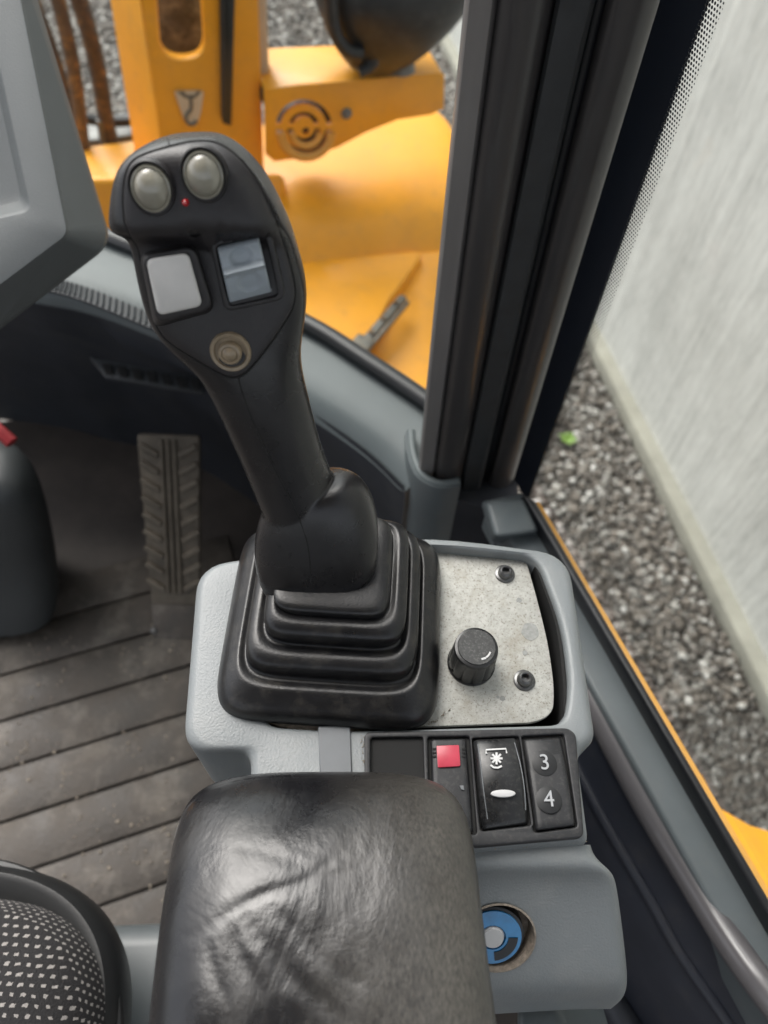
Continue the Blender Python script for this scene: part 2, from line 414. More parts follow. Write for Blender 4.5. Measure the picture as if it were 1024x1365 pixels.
def lathe(prof, o, n, seg=32, x=None, sx=1, sy=1, caps=True):
    """profile [(radius, height)] turned round the axis n at o"""
    ax, ay, n = frame_of(n, x); rings = []
    for r, h in prof:
        r = max(r, 1e-5)
        rings.append([o + ax*(r*sx*math.cos(2*math.pi*k/seg)) + ay*(r*sy*math.sin(2*math.pi*k/seg)) + n*h for k in range(seg)])
    return loft(rings, caps, caps)
def catmull(pts, k=6):
    pts = [V(p) for p in pts]; out = []
    for i in range(len(pts)-1):
        p0 = pts[i-1] if i else pts[0]*2-pts[1]; p1 = pts[i]; p2 = pts[i+1]; p3 = pts[i+2] if i+2 < len(pts) else pts[-1]*2-pts[-2]
        for j in range(k):
            t = j/k
            out.append(.5*((2*p1)+(p2-p0)*t+(2*p0-5*p1+4*p2-p3)*t*t+(3*p1-p0-3*p2+p3)*t**3))
    out.append(pts[-1]); return out
def tube(path, r, seg=10, k=6, flat=1.0):
    path = catmull(path, k) if k > 1 else [V(p) for p in path]
    rings = []; prev = None
    for i, p in enumerate(path):
        t = (path[min(i+1, len(path)-1)]-path[max(i-1, 0)]).normalized()
        x = prev if prev is not None else (V((0, 0, 1)) if abs(t.z) < .9 else V((1, 0, 0)))
        x = (x - t*x.dot(t)).normalized(); prev = x; y = t.cross(x)
        rr = r[min(i*len(r)//len(path), len(r)-1)] if isinstance(r, (list, tuple)) else r
        rings.append([p + x*(rr*flat*math.cos(2*math.pi*j/seg)) + y*(rr*math.sin(2*math.pi*j/seg)) for j in range(seg)])
    return loft(rings)
def box(c, x, y, z, sx, sy, sz, bevel=0, seg=2):
    vs = [c + x*(a*sx/2) + y*(b*sy/2) + z*(d*sz/2) for a in (-1, 1) for b in (-1, 1) for d in (-1, 1)]
    me = mesh(vs, [(0, 1, 3, 2), (4, 6, 7, 5), (0, 4, 5, 1), (2, 3, 7, 6), (0, 2, 6, 4), (1, 5, 7, 3)])
    return bev(me, bevel, seg) if bevel else me
def join(ms):
    bm = bmesh.new()
    for m in ms: bm.from_mesh(m)
    r = bpy.data.meshes.new('j'); bm.to_mesh(r); bm.free(); return r
def sup(c, e):  # signed power
    return math.copysign(abs(c)**(2/e), c)
def text_mesh(s, size, o, x, y, thick=.0002):
    c = bpy.data.curves.new('t', 'FONT'); c.body = s; c.size = size; c.align_x = 'CENTER'; c.align_y = 'CENTER'; c.extrude = thick
    t = bpy.data.objects.new('tmp', c); COL.objects.link(t)
    dg = bpy.context.evaluated_depsgraph_get(); dg.update()
    me = bpy.data.meshes.new_from_object(t.evaluated_get(dg)); bpy.data.objects.remove(t)
    z = x.cross(y).normalized()
    me.transform(Matrix.Translation(o) @ Matrix((x.normalized(), y.normalized(), z)).transposed().to_4x4()); return me
def strip(lines, name, material, parent, sm=True, angle=50, subd=0):
    """surface through a list of polylines (each the same number of points)"""
    me = loft(lines, False, False, closed=False)
    if subd: me = sub(me, subd)
    return obj(name, me, material, parent, smooth=sm, angle=angle)
def dense(line, k): return catmull(line, k)

GZ = -1.25   # ground outside
# ================================================================== SETTING
def structure(o): o['kind'] = 'structure'; return o
g = structure(obj('gravel_ground', mesh([V((-40, -12, GZ)), V((40, -12, GZ)), V((40, 60, GZ)), V((-40, 60, GZ))], [(0, 1, 2, 3)]), 'gravel_ground'))

# wall beside the machine, base line from the photograph
WA, WB = P(800, 470, GZ), P(1044, 960, GZ)
wd = (WA-WB).normalized(); wn_ = V((wd.y, -wd.x, 0))         # wn_ points away from the machine
if wn_.dot(CR) < 0: wn_ = -wn_
wall = thing('concrete_wall', 'tall pale board marked concrete wall beyond the gravel on the right', 'wall', WA)
a0, a1 = WA - wd*4, WA + wd*30
def vwall(p, q, z0, z1, th):
    return loft([[V((*p.xy, z0)), V((*q.xy, z0)), V((*(q+wn_*th).xy, z0)), V((*(p+wn_*th).xy, z0))],
                 [V((*p.xy, z1)), V((*q.xy, z1)), V((*(q+wn_*th).xy, z1)), V((*(p+wn_*th).xy, z1))]])
wp = obj('wall_panel', vwall(a0+wn_*.002, a1+wn_*.002, GZ+.05, GZ+4.2, .25), 'concrete', wall, smooth=False)
kb = obj('wall_footing', bev(vwall(a0-wn_*.055, a1-wn_*.055, GZ-.05, GZ+.07, .30), .02, 2), 'kerb_concrete', wall)

# loose stones, nearest ones as real geometry
def stones(n, pick, rmin, rmax):
    t = (1+5**.5)/2
    ico = [V(p).normalized() for p in ((-1, t, 0), (1, t, 0), (-1, -t, 0), (1, -t, 0), (0, -1, t), (0, 1, t), (0, -1, -t), (0, 1, -t), (t, 0, -1), (t, 0, 1), (-t, 0, -1), (-t, 0, 1))]
    fi = [(0, 11, 5), (0, 5, 1), (0, 1, 7), (0, 7, 10), (0, 10, 11), (1, 5, 9), (5, 11, 4), (11, 10, 2), (10, 7, 6), (7, 1, 8), (3, 9, 4), (3, 4, 2), (3, 2, 6), (3, 6, 8), (3, 8, 9), (4, 9, 5), (2, 4, 11), (6, 2, 10), (8, 6, 7), (9, 8, 1)]
    vs = []; fs = []
    for _ in range(n):
        c = pick(); s = rmin + (rmax-rmin)*random.random()**2.2
        sx, sy, sz = s*random.uniform(.7, 1.3), s*random.uniform(.7, 1.3), s*random.uniform(.5, .9)
        a = random.random()*6.28; ca, sa = math.cos(a), math.sin(a); o = len(vs)
        for p in ico:
            j = random.uniform(.85, 1.15); x, y, z = p.x*sx*j, p.y*sy*j, p.z*sz*j
            vs.append((c.x+x*ca-y*sa, c.y+x*sa+y*ca, c.z+z))
        fs += [(o+a_, o+b2, o+c2) for a_, b2, c2 in fi]
    me = bpy.data.meshes.new('stones'); me.from_pydata(vs, [], fs); return me
def pick_side():
    p = WA + wd*random.uniform(-1.6, 2.6) - wn_*(.06+random.random()*1.5)
    return V((p.x, p.y, GZ+random.uniform(0, .012)))
st = obj('gravel_stones', stones(36000, pick_side, .005, .019), 'gravel_stone', smooth=True, angle=180)
st['kind'] = 'stuff'; st['label'] = 'loose grey and brown gravel stones along the foot of the wall'; st['category'] = 'gravel'
def pick_far():
    while True:
        u = random.uniform(40, 640); v = random.uniform(-60, 250)
        return P(u, v, GZ)+V((0, 0, random.uniform(0, .012)))
st = obj('gravel_stones', stones(20000, pick_far, .008, .022), 'gravel_far', smooth=True, angle=180)
st['kind'] = 'stuff'; st['label'] = 'pale gravel stones on the ground ahead beyond the yellow frame'; st['category'] = 'gravel'

# small weed
pw = P(757, 586, GZ+.03)
weed = thing('weed', 'small bright green weed growing in the gravel behind the window', 'weed', pw)
for k in range(7):
    a = k*0.95; l = random.uniform(.03, .05)
    d0 = V((math.cos(a), math.sin(a), .5)); s = V((-math.sin(a), math.cos(a), 0))*.014
    obj('leaf', mesh([pw, pw+d0*l*.5+s, pw+d0*l+V((0, 0, -.004)), pw+d0*l*.5-s, pw+d0*l*.5+V((0, 0, .006))], [(0, 1, 4), (1, 2, 4), (2, 3, 4), (3, 0, 4)]), 'leaf', weed)

# ---- cab floor
fl = structure(obj('cab_floor', prism([(CR*a + CF*b3).xy[:] for a, b3 in ((-1.6, -.6), (.25, -.6), (.25, 1.02), (-1.6, 1.02))], -.04, 0.0), 'floor_dark', smooth=False))
ga, gb = P(0, 1027, .006), P(246, 951, .006)
gd = (gb-ga).normalized(); gn = V((-gd.y, gd.x, 0))
PIT = .069
for i in range(-5, 4):
    # raised strips of the ribbed rubber mat
    c = ga + gn*(PIT*(i+.5)) - gd*.38
    me = box(V((c.x, c.y, .003)), gd, gn, UP, 1.5, PIT-.0035, .006+.0008*(i % 3), .0022, 2)
    obj('floor_strip', me, 'floor_mat', fl)

# ================================================================== OUTSIDE: FRONT OF THE MACHINE
Y0 = 1.72     # forward distance of the front tower plate
FN = -CF      # faces the cab
def Fp(u, v, dist): return PP(u, v, CF*dist, FN)   # point on a vertical plane `dist` ahead of the camera
tw = thing('loader_front_frame', 'tall yellow steel front frame plate with slotted hole and black strip', 'machine frame', Fp(250, 240, 1.7)-UP*.3)
out = [Fp(u, v, 1.70) for u, v in ((172, -60), (345, -60), (352, 60), (356, 330), (228, 330))]
hole = rpoly([Fp(u, v, 1.70) for u, v in ((205, -90), (262, -90), (275, 72), (222, 72))], [.0, .0, .09, .09], 8)
def slab_hole(outer, hol, n, t):
    x, y, n = frame_of(n, CR); o = outer[0]
    o2 = [((p-o).dot(x), (p-o).dot(y)) for p in outer]; h2 = [((p-o).dot(x), (p-o).dot(y)) for p in hol]
    me = holed(o2, [h2], -t, 0, .006)
    me.transform(Matrix.Translation(o) @ Matrix((x, y, n)).transposed().to_4x4()); return me
out = [Fp(u, v, 1.70) for u, v in ((168, -160), (340, -160), (356, 340), (232, 340))]
hole = rpoly([Fp(u, v, 1.70) for u, v in ((200, -130), (262, -130), (274, 79), (216, 79))], [.02, .02, .075, .075], 8)
obj('front_plate', slab_hole(out, hole, FN, .03), 'yellow_paint', tw)
obj('edge_flange', bev(loft([[Fp(128, -120, 1.80), Fp(171, -120, 1.70), Fp(171, -120, 1.73), Fp(130, -120, 1.83)], [Fp(200, 330, 1.80), Fp(234, 330, 1.70), Fp(234, 330, 1.73), Fp(202, 330, 1.83)]]), .004), 'yellow_paint', tw)
sp_ = [Fp(u, v, 1.695) for u, v in ((292, -80), (316, -80), (309, 169), (297, 165))]
obj('cable_strip', slab(sp_, FN, .02, .004), 'black_strip', tw)
sp_ = [Fp(u, v, 1.685) for u, v in ((292, -80), (299, -80), (300, 160), (296, 160))]
obj('cable_strip_rib', slab(sp_, FN, .012, .003), 'black_plastic', tw)
dec = obj('hook_decal', slab(rpoly([Fp(u, v, 1.695) for u, v in ((232, 121), (272, 121), (268, 150), (262, 168), (250, 168), (245, 158))], .008), FN, .001), 'sticker_cream', tw)
hk = [Fp(u, v, 1.6935) for u, v in ((254, 128), (255, 145), (249, 153), (249, 162), (256, 166), (262, 161))]
obj('decal_print', join([tube(hk, .0035, 6, 5), slab([Fp(u, v, 1.6935) for u, v in ((236, 122), (246, 122), (248, 127), (260, 127), (262, 122), (269, 122), (260, 131), (247, 131))], FN, .001)]), 'sticker_print', dec)
obj('beige_post', bev(loft([[Fp(336, -90, 1.72), Fp(352, -90, 1.72), Fp(352, -90, 1.76), Fp(336, -90, 1.76)], [Fp(348, 132, 1.72), Fp(360, 132, 1.72), Fp(360, 132, 1.76), Fp(348, 132, 1.76)]]), .004), 'sticker_cream', tw)
obj('post_clip', slab([Fp(u, v, 1.69) for u, v in ((348, 120), (360, 120), (360, 136), (348, 136))], FN, .04, .004), 'black_plastic', tw)
# dirty cross member seen through the slot
bm_ = obj('cross_member', slab([Fp(u, v, 1.86) for u, v in ((150, -120), (300, -120), (300, 120), (170, 120))], FN, .06, .01), 'bumper_dirty', tw)

# lamp bracket with ring cut-outs
bk = thing('lamp_bracket', 'yellow steel bracket with concentric ring cut-outs carrying the black lamp', 'bracket', Fp(470, 200, 1.75)-UP*.1)
BD = 1.66
face = [Fp(u, v, BD) for u, v in ((352, 119), (400, 113), (500, 105), (585, 97), (593, 100), (592, 145), (575, 153), (530, 160), (490, 176), (450, 197), (410, 210), (366, 216), (354, 206))]
fme = slab(face, FN, .008, .002)
def arcpts(r, a0, a1, n=14): return [(408+r*math.cos(math.radians(a0+(a1-a0)*k/n)), 176-r*.98*math.sin(math.radians(a0+(a1-a0)*k/n))) for k in range(n+1)]
cutters = []
rings = [(38, 31, 8, 172), (21, 14.5, 15, 165), (38, 29, -5, -175), (23, 14.5, -5, -175)]
for ro, ri, s0, s1 in rings:
    poly = [Fp(u, v, BD-.02) for u, v in arcpts(ro, s0, s1)+arcpts(ri, s1, s0)]
    cutters.append(slab(poly, FN, .05))
cutters.append(lathe([(.009, -.03), (.009, .03)], Fp(408, 175, BD), FN, 16))
fme = cut(fme, join(cutters))
obj('bracket_face', fme, 'yellow_paint', bk, smooth=True, angle=30)
topz = (face[0]+face[3])/2
tl = [Fp(352, 119, BD+.001), Fp(590, 97, BD+.001)]; back = .14
top = [tl[0], tl[1], tl[1]+CF*back+UP*.005, tl[0]+CF*back*1.15+UP*.01]
obj('bracket_top', slab(top, UP, .006, .002), 'yellow_paint', bk)
lip = [Fp(366, 84, BD+.12), Fp(455, 77, BD+.12), Fp(468, 104, BD+.05), Fp(367, 112, BD+.05)]
obj('bracket_gusset', slab(lip, (FN+UP).normalized(), .006, .002), 'yellow_paint', bk)
obj('bracket_bolt', bev(lathe([(.0, .012), (.008, .012), (.008, .004), (.013, .004), (.013, -.002), (0, -.002)], Fp(462, 151, BD), FN, 12), .001), 'steel', bk)
# pale yellow tubes painted as lit inner faces of the ring cut-outs
for k, (rr, zz) in enumerate(((33.5, 7), (18.5, 5))):
    pts = [Fp(u, v, BD+.001) for u, v in arcpts(rr, 0, -180)]
    obj('lit_arc', tube(pts, zz*1.6/986, 8, 1), 'yellow_line', bk)
obj('horn_dark_back', lathe([(0, 0), (.07, 0), (.07, -.03), (0, -.03)], Fp(408, 176, BD+.05), FN, 28), 'black_plastic', bk)

# black working lamp at the top of the frame
lp = thing('work_lamp', 'rounded black work lamp housing mounted on the yellow bracket', 'lamp', Fp(510, 95, 1.72))
rings = []
LD = 1.66
for (cu, cv, ru, rv) in ((525, -75, 95, 20), (525, -40, 100, 20), (522, 0, 96, 22), (512, 45, 70, 24), (505, 72, 50, 18), (502, 88, 30, 10), (502, 94, 12, 4)):
    c = Fp(cu, cv, LD+.03); ringp = []
    for k in range(24):
        a = 2*math.pi*k/24; ringp.append(c + CR*(sup(math.cos(a), 2.6)*ru*1.72/986) + CF*(sup(math.sin(a), 2.4)*ru*.9*1.72/986))
    rings.append(ringp)
obj('lamp_body', sub(loft(rings), 1), 'black_plastic', lp)
obj('lamp_arm', tube([Fp(u, v, 1.60) for u, v in ((488, 30), (499, 55), (499, 78), (492, 90), (479, 97))], .012, 10), 'black_plastic', lp)
obj('lamp_lead', tube([Fp(u, v, 1.58) for u, v in ((440, -10), (446, 40), (462, 66), (482, 72))], .014, 10), 'black_plastic', lp)
obj('lamp_nut', lathe([(0, .02), (.028, .02), (.032, .0), (0, 0)], Fp(535, 93, 1.66), UP, 16), 'steel', lp)

# big curved fender in front of the window
fd = thing('front_fender', 'large curved yellow fender below the windscreen with a flat step', 'fender', P(470, 450, .0))
prof = [(1.95, 180), (1.80, 178), (1.62, 210), (1.50, 250), (1.42, 295), (1.37, 333), (1.33, 352)]
lines = []
def fz(v, dist, u=470): return Fp(u, v, dist).z
lev = [(1.98, -.02), (1.85, -.005), (1.72, -.02), (1.60, -.07), (1.50, -.15), (1.43, -.25), (1.39, -.37)]
# profile read along a column of the photograph: forward distance, height
def at(dist, z, side): return CF*dist + CR*side + UP*z
xl = -1.05
# right border of the fender (towards the wall) follows the photograph
prof = []
for v, dist in ((150, 1.95), (172, 1.86), (200, 1.775), (235, 1.685), (270, 1.605), (305, 1.54), (352, 1.485)):
    prof.append((dist, Fp(480, v, dist).z))
right_u = (578, 600, 612, 622, 628, 632, 636)
rows = []
for (dist, z), ru in zip(prof, right_u):
    q = CF*dist + UP*z
    # right end
    e = Fp(ru, 200, dist); s = (e - CF*dist).dot(CR)
    rows.append([at(dist, z, -1.15), at(dist, z, -.7), at(dist, z, -.3), at(dist, z, s*.5), at(dist, z, s*.9), at(dist, z-.004, s*.985), at(dist-.0, z-.03, s)])
me = loft(rows, False, False, closed=False)
me = applied(me, [('SUBSURF', dict(levels=2, render_levels=2)), ('SOLIDIFY', dict(thickness=.012, offset=-1))])
obj('fender_shell', me, 'yellow_paint', fd, angle=60)
# step plate in front of it, nearer to the cab
zs = Fp(480, 338, 1.502).z
stp = [Fp(300, 360, 1.455), Fp(545, 333, 1.455), Fp(560, 335, 1.45)]
S = lambda u, v: P(u, v, zs-.004)
me = prism([p.xy[:] for p in rpoly([S(260, 372), S(420, 347), S(556, 335), S(563, 342), S(520, 400), S(440, 560), S(250, 560)], .012)], zs-.05, zs, .008)
obj('step_plate', me, 'yellow_paint', fd)
# sloping side panel right of the step
me = loft([[P(545, 338, zs-.01), P(640, 330, zs-.02), P(640, 330, zs-.2), P(545, 338, zs-.2)], [P(470, 470, zs-.06), P(620, 560, zs-.10), P(620, 560, zs-.25), P(470, 470, zs-.25)], [P(380, 600, zs-.1), P(600, 700, zs-.14), P(600, 700, zs-.3), P(380, 600, zs-.3)]])
obj('side_panel', bev(me, .006), 'yellow_paint', fd)
lt = thing('fender_latch', 'small grey metal latch bar on the yellow step edge', 'latch', P(500, 440, zs))
l0, l1 = P(538, 396, zs+.010), P(487, 455, zs+.010); ld = (l1-l0).normalized(); ls = UP.cross(ld)
obj('latch_bar', box((l0+l1)/2, ld, ls, UP, (l1-l0).length, .020, .012, .003), 'latch_metal', lt)
obj('latch_rail', box((l0+l1)/2+ls*.017-UP*.003, ld, ls, UP, (l1-l0).length*.92, .008, .012, .002), 'latch_metal', lt)
obj('latch_hinge', box(l1+ld*.01, ld, ls, UP, .035, .045, .020, .004), 'latch_metal', lt)
for q in (.2, .55, .85):
    obj('latch_bolt', lathe([(0, .006), (.005, .006), (.006, 0), (0, 0)], l0+(l1-l0)*q+UP*.006, UP, 8), 'hose_brown', lt)

# lower yellow frame between tower and lever (left)
lf = obj('frame_base', bev(loft([[Fp(u, v, d) for u, v, d in ((60, 236, 1.66), (380, 232, 1.66), (380, 232, 1.9), (60, 236, 1.9))], [Fp(u, v, d) for u, v, d in ((60, 420, 1.6), (380, 420, 1.6), (380, 420, 1.9), (60, 420, 1.9))]]), .02, 3), 'yellow_paint', tw)
# hoses at the left
hz = [((70, -30), (92, 60), (104, 130), (112, 210)), ((96, -30), (118, 40), (132, 100), (140, 150), (152, 210)), ((36, -20), (66, 60), (88, 130), (104, 230))]
nm = ['brown dirt stained hydraulic hose, middle one of three beside the grey display housing', 'brown dirt stained hydraulic hose nearest the yellow front plate', 'brown hydraulic hose partly hidden by the grey display housing']
for k, h in enumerate(hz):
    o = obj('hydraulic_hose', tube([Fp(u, v, 1.95+.06*k) for u, v in h], .021 if k == 1 else .017, 10), 'hose_brown')
    tag(o, nm[k], 'hose', 'hydraulic hoses left of the front frame')
pp_ = thing('pipe_manifold', 'grey metal pipe manifold behind the hoses by the yellow frame', 'manifold', Fp(145, 230, 2.1))
obj('manifold_block', box(Fp(150, 205, 2.1), CR, CF, UP, .16, .12, .16, .012), 'steel', pp_)
obj('pipe', tube([Fp(u, v, 2.0) for u, v in ((133, 160), (140, 200), (150, 228))], .010, 8), 'steel', pp_)
obj('pipe', tube([Fp(u, v, 2.05) for u, v in ((110, 158), (150, 162), (186, 160))], .014, 8), 'black_plastic', pp_)

# yellow rear fender corner at the lower right
rf = obj('rear_fender', prism([P(u, v, .12).xy[:] for u, v in ((935, 1030), (958, 1076), (1000, 1100), (1060, 1118), (1200, 1170), (1200, 1500), (1120, 1480))], .06, .12, .008), 'yellow_paint')
tag(rf, 'yellow fender corner outside the window at the lower right', 'fender')

# ================================================================== CAB: SIDE WINDOW, SILL, PILLAR
SZ = .50
s1, s2 = P(705, 655, SZ), P(1024, 1215, SZ)
sdv = (s2-s1).normalized(); s_end = s2 + sdv*.35; sn = V((sdv.y, -sdv.x, 0))
if sn.dot(r_) < 0: sn = -sn              # outward, to the wall
def run(u0, v0, u1, v1, z, ext=.3, pre=.0):
    a, b4 = P(u0, v0, z), P(u1, v1, z); d = (b4-a).normalized(); return a - d*pre, b4 + d*ext
win = thing('side_window', 'right side window pane with black printed border and rubber gasket', 'window', s1)
gl0, gl1 = s1 - sdv*.05, s_end
me = loft([[V((*gl0.xy, SZ)), V((*gl1.xy, SZ)), V((*(gl1+sn*.004).xy, SZ)), V((*(gl0+sn*.004).xy, SZ))], [V((*gl0.xy, 1.5)), V((*gl1.xy, 1.5)), V((*(gl1+sn*.004).xy, 1.5)), V((*(gl0+sn*.004).xy, 1.5))]])
me.transform(Matrix.Translation(sn*.012))
obj('pane', me, 'window_glass', win, smooth=False)
# black printed border beside the pillar: from photo edges at top (v=0) and bottom
def wpt(u, v, off=0.0): return PP(u, v, s1+sn*(.008+off), sn)
def vline(ub, vb, ut, vt, off, z0=.47, z1=1.45):
    a, b5 = wpt(ub, vb, off), wpt(ut, vt, off); d = b5-a
    return a + d*((z0-a.z)/d.z), a + d*((z1-a.z)/d.z)
b0, b1 = vline(680, 655, 880, 0, 0); c0, c1 = vline(712, 640, 942, 0, 0)
obj('printed_border', slab([b0, c0, c1, b1], -sn, .002), 'frit_navy', win, smooth=False)
d0, d1 = vline(728, 640, 968, 0, 0)
me = mesh([c0, d0, d1, c1], [(0, 1, 2, 3)])
uvl = me.uv_layers.new(name='UVMap'); wdt = (d1-c1).length
uvc = {0: (0, 0), 1: ((d0-c0).length, 0), 2: (wdt, (c1-c0).length), 3: (0, (c1-c0).length)}
for l in me.loops: uvl.data[l.index].uv = uvc[l.vertex_index]
obj('printed_dots', me, 'frit_dots', win, smooth=False)
# gasket along the sill
A0, A1 = run(696, 655, 984, 1150, SZ+.004); B0, B1 = run(715, 668, 918, 1014, SZ+.004, .6)
me = loft([[A0, B0, B0-UP*.03, A0-UP*.03], [A1, B1, B1-UP*.03, A1-UP*.03]])
obj('gasket', bev(me, .004, 3), 'gasket_black', win)
# sill
sl = thing('window_sill', 'grey window sill with yellow outer lip below the side window', 'window sill', s1-UP*.1)
C0, C1 = run(720, 668, 925, 1014, SZ-.02, .6); E0, E1 = run(713, 668, 912, 1014, SZ-.02, .6)
me = loft([[E0, C0, C0-UP*.05, E0-UP*.05], [E1, C1, C1-UP*.05, E1-UP*.05]])
obj('yellow_lip', bev(me, .002, 2), 'yellow_line', sl)
G0, G1 = run(698, 655, 986, 1150, SZ-.012, .3); H0, H1 = run(650, 665, 880, 1082, SZ-.014, .3)
obj('sill_top', bev(loft([[H0, G0, G0-UP*.05, H0-UP*.05], [H1, G1, G1-UP*.05, H1-UP*.05]]), .004), 'sill_grey', sl)
# thin dirty line between sill and gasket
I0, I1 = run(700, 672, 978, 1152, SZ-.009, .3); 
obj('dirt_seam', tube([I0, I1], .0012, 6, 2), 'dirty_tan', sl)
# rounded inner trim, bending outwards at the rear
pth = [P(u, v, z) for u, v, z in ((675, 700, .468), (735, 830, .468), (796, 950, .468), (860, 1070, .468), (925, 1178, .471), (968, 1248, .478), (1007, 1303, .487), (1070, 1385, .497))]
obj('rounded_trim', tube(pth, .0105, 14, 5, 1.1), 'trim_mauve', sl)
obj('sill_end_block', bev(loft([[P(u, v, .46) for u, v in ((640, 668), (708, 660), (730, 716), (655, 725))], [P(u, v, .503) for u, v in ((648, 670), (696, 664), (716, 708), (660, 716))]]), .005), 'sill_grey', sl)
# dark inner side wall below the trim
sw = thing('side_wall_lining', 'dark navy side wall lining between console and window sill', 'lining', P(850, 1150, .3))
pa = [P(u, v, .462) for u, v in ((665, 715), (726, 840), (788, 962), (848, 1072), (913, 1178), (955, 1250), (994, 1306), (1055, 1390))]
pb = [p + (-sn)*.012 - UP*.05 for p in pa]; pc = [p + (-sn)*.02 - UP*.06 for p in pa]; pd = [p - sn*.035 - UP*.16 for p in pa]; pe = [p - sn*.02 - UP*.5 for p in pa]
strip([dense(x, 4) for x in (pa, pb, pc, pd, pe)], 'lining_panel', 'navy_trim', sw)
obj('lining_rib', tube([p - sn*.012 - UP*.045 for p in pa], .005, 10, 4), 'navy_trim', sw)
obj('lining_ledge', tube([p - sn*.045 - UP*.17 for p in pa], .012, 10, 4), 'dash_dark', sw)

# corner pillar: vertical mouldings. columns: photo x at (v=620, z=.45) and (v=0)
pl_ = thing('corner_pillar', 'dark cab corner pillar with rubber seal and rounded trim between the windows', 'pillar', P(640, 640, .45))
base_row = {}
def pcol(ub, ut, off=0.0):
    a = P(ub, 620, .47)
    q = ray(ut, 0); m_ = (a-CAM).xy.length
    # point on the upper ray at the same horizontal distance from the camera as the base
    t = m_/(q.xy.length); b6 = CAM + q*t
    if off:
        h = V((CAM.x-a.x, CAM.y-a.y, 0)).normalized(); a = a+h*off; b6 = b6+h*off
    d = b6-a
    return a + d*((.40-a.z)/d.z), a + d*((1.25-a.z)/d.z)
def moulding(name, material, u0b, u1b, u0t, u1t, bul, sink=0.0, n=9, ex=2.5):
    lo = []; hi = []
    for k in range(n+1):
        t = k/n; x = 2*t-1
        o = bul*(max(0, 1-abs(x)**ex))**(1/ex) + sink
        A, B = pcol(u0b+(u1b-u0b)*t, u0t+(u1t-u0t)*t, o); lo.append(A); hi.append(B)
    bk0 = [pcol(u1b, u1t, -.04), pcol(u0b, u0t, -.04)]
    lo += [q[0] for q in bk0]; hi += [q[1] for q in bk0]
    mid = [[a+(b7-a)*t for a, b7 in zip(lo, hi)] for t in (0, .33, .66, 1)]
    return obj(name, loft(mid), material, pl_, angle=45)
moulding('outer_frame', 'frame_metal', 558, 582, 619, 664, .004, .0, 6, 8)
moulding('pillar_cover', 'pillar_brown', 580, 622, 662, 742, .012, -.001, 10, 2.2)
moulding('rubber_seal', 'seal_rubber', 620, 648, 741, 794, .006, .004, 8, 5)
moulding('seal_lip', 'gasket_black', 646, 660, 792, 812, .005, -.006, 6, 2.2)
moulding('inner_trim', 'pillar_brown', 656, 692, 806, 884, .011, -.004, 10, 2.2)
moulding('trim_bead', 'frame_metal', 690, 697, 880, 892, .003, -.006, 5, 2)

# roof added above the seat, out of frame, to shade the inside
rfz = 1.72
roof = obj('shading_roof', prism([(CR*a + CF*b3).xy[:] for a, b3 in ((-1.3, -1.0), (.30, -1.0), (.30, .45), (-1.3, .45))], rfz, rfz+.12, .03), 'roof_lining')
tag(roof, 'unseen cab roof with pale grey lining, added to shade the interior', 'roof')

# front corner glass with its black seal and the dash ledge
ds = thing('dash_ledge', 'pale grey windscreen ledge sweeping round to the corner pillar', 'dashboard', P(420, 560, .3))
LA = [P(u, v, .455) for u, v in ((-500, 120), (-100, 225), (60, 283), (150, 322), (250, 362), (405, 434), (490, 487), (566, 538), (600, 566))]
LB = [P(u, v, .452) for u, v in ((-500, 270), (-100, 322), (60, 360), (150, 388), (250, 428), (370, 478), (455, 524), (530, 575), (568, 612))]
LC = [P(u, v, .444) for u, v in ((-500, 310), (-100, 352), (50, 388), (130, 405), (240, 448), (350, 502), (430, 545), (505, 592), (552, 640))]
LD_ = [P(u, v, .425) for u, v in ((-500, 330), (-100, 372), (40, 402), (120, 418), (232, 462), (345, 520), (420, 563), (490, 612), (540, 660))]
LE = []
for i, p in enumerate(LD_):
    f = (.10, .10, .10, .10, .10, .08, .04, .01, 0)[i]
    LE.append(V((p.x, p.y, .26)) + CF*f)
LF = [V((p.x, p.y, 0.0)) + CF*.03 for p in LE]
k = 5
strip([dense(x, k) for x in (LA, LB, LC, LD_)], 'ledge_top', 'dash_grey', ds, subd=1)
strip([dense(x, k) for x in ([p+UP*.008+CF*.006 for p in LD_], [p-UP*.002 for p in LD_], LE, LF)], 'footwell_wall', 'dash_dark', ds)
# ribbed demister strip on the ledge at the left
q0 = [P(u, v, .4545) for u, v in ((40, 366), (110, 382), (205, 420), (290, 455))]
q1 = [P(u, v, .4545) for u, v in ((30, 382), (100, 398), (195, 436), (282, 472))]
qq0, qq1 = dense(q0, 12), dense(q1, 12)
gr = obj('demister_strip', applied(loft([qq0, qq1], False, False, False), [('SOLIDIFY', dict(thickness=.004, offset=0))]), 'dash_dark', ds)
for i in range(0, len(qq0)-1):
    a, b8 = qq0[i], qq1[i+1]
    obj('demister_rib', box((a+b8)/2+UP*.003, (b8-a).normalized(), UP.cross((b8-a).normalized()), UP, (b8-a).length*.8, .003, .002), 'rib_dark', gr, smooth=False)
# air vent under the ledge
vent = obj('air_vent', slab([P(u, v, .335)+CF*.0 for u, v in ((118, 474), (275, 502), (272, 524), (140, 502))], (UP-CF*.3).normalized(), .01, .003), 'vent_grey', ds)
for i in range(7):
    u0 = 136+i*19.5; v0 = 484+i*3.3
    obj('vent_slot', slab([P(u0, v0, .338), P(u0+13, v0+2.3, .338), P(u0+14, v0+15, .338), P(u0+4, v0+13.5, .338)], UP, .004), 'seam_dark', vent, smooth=False)
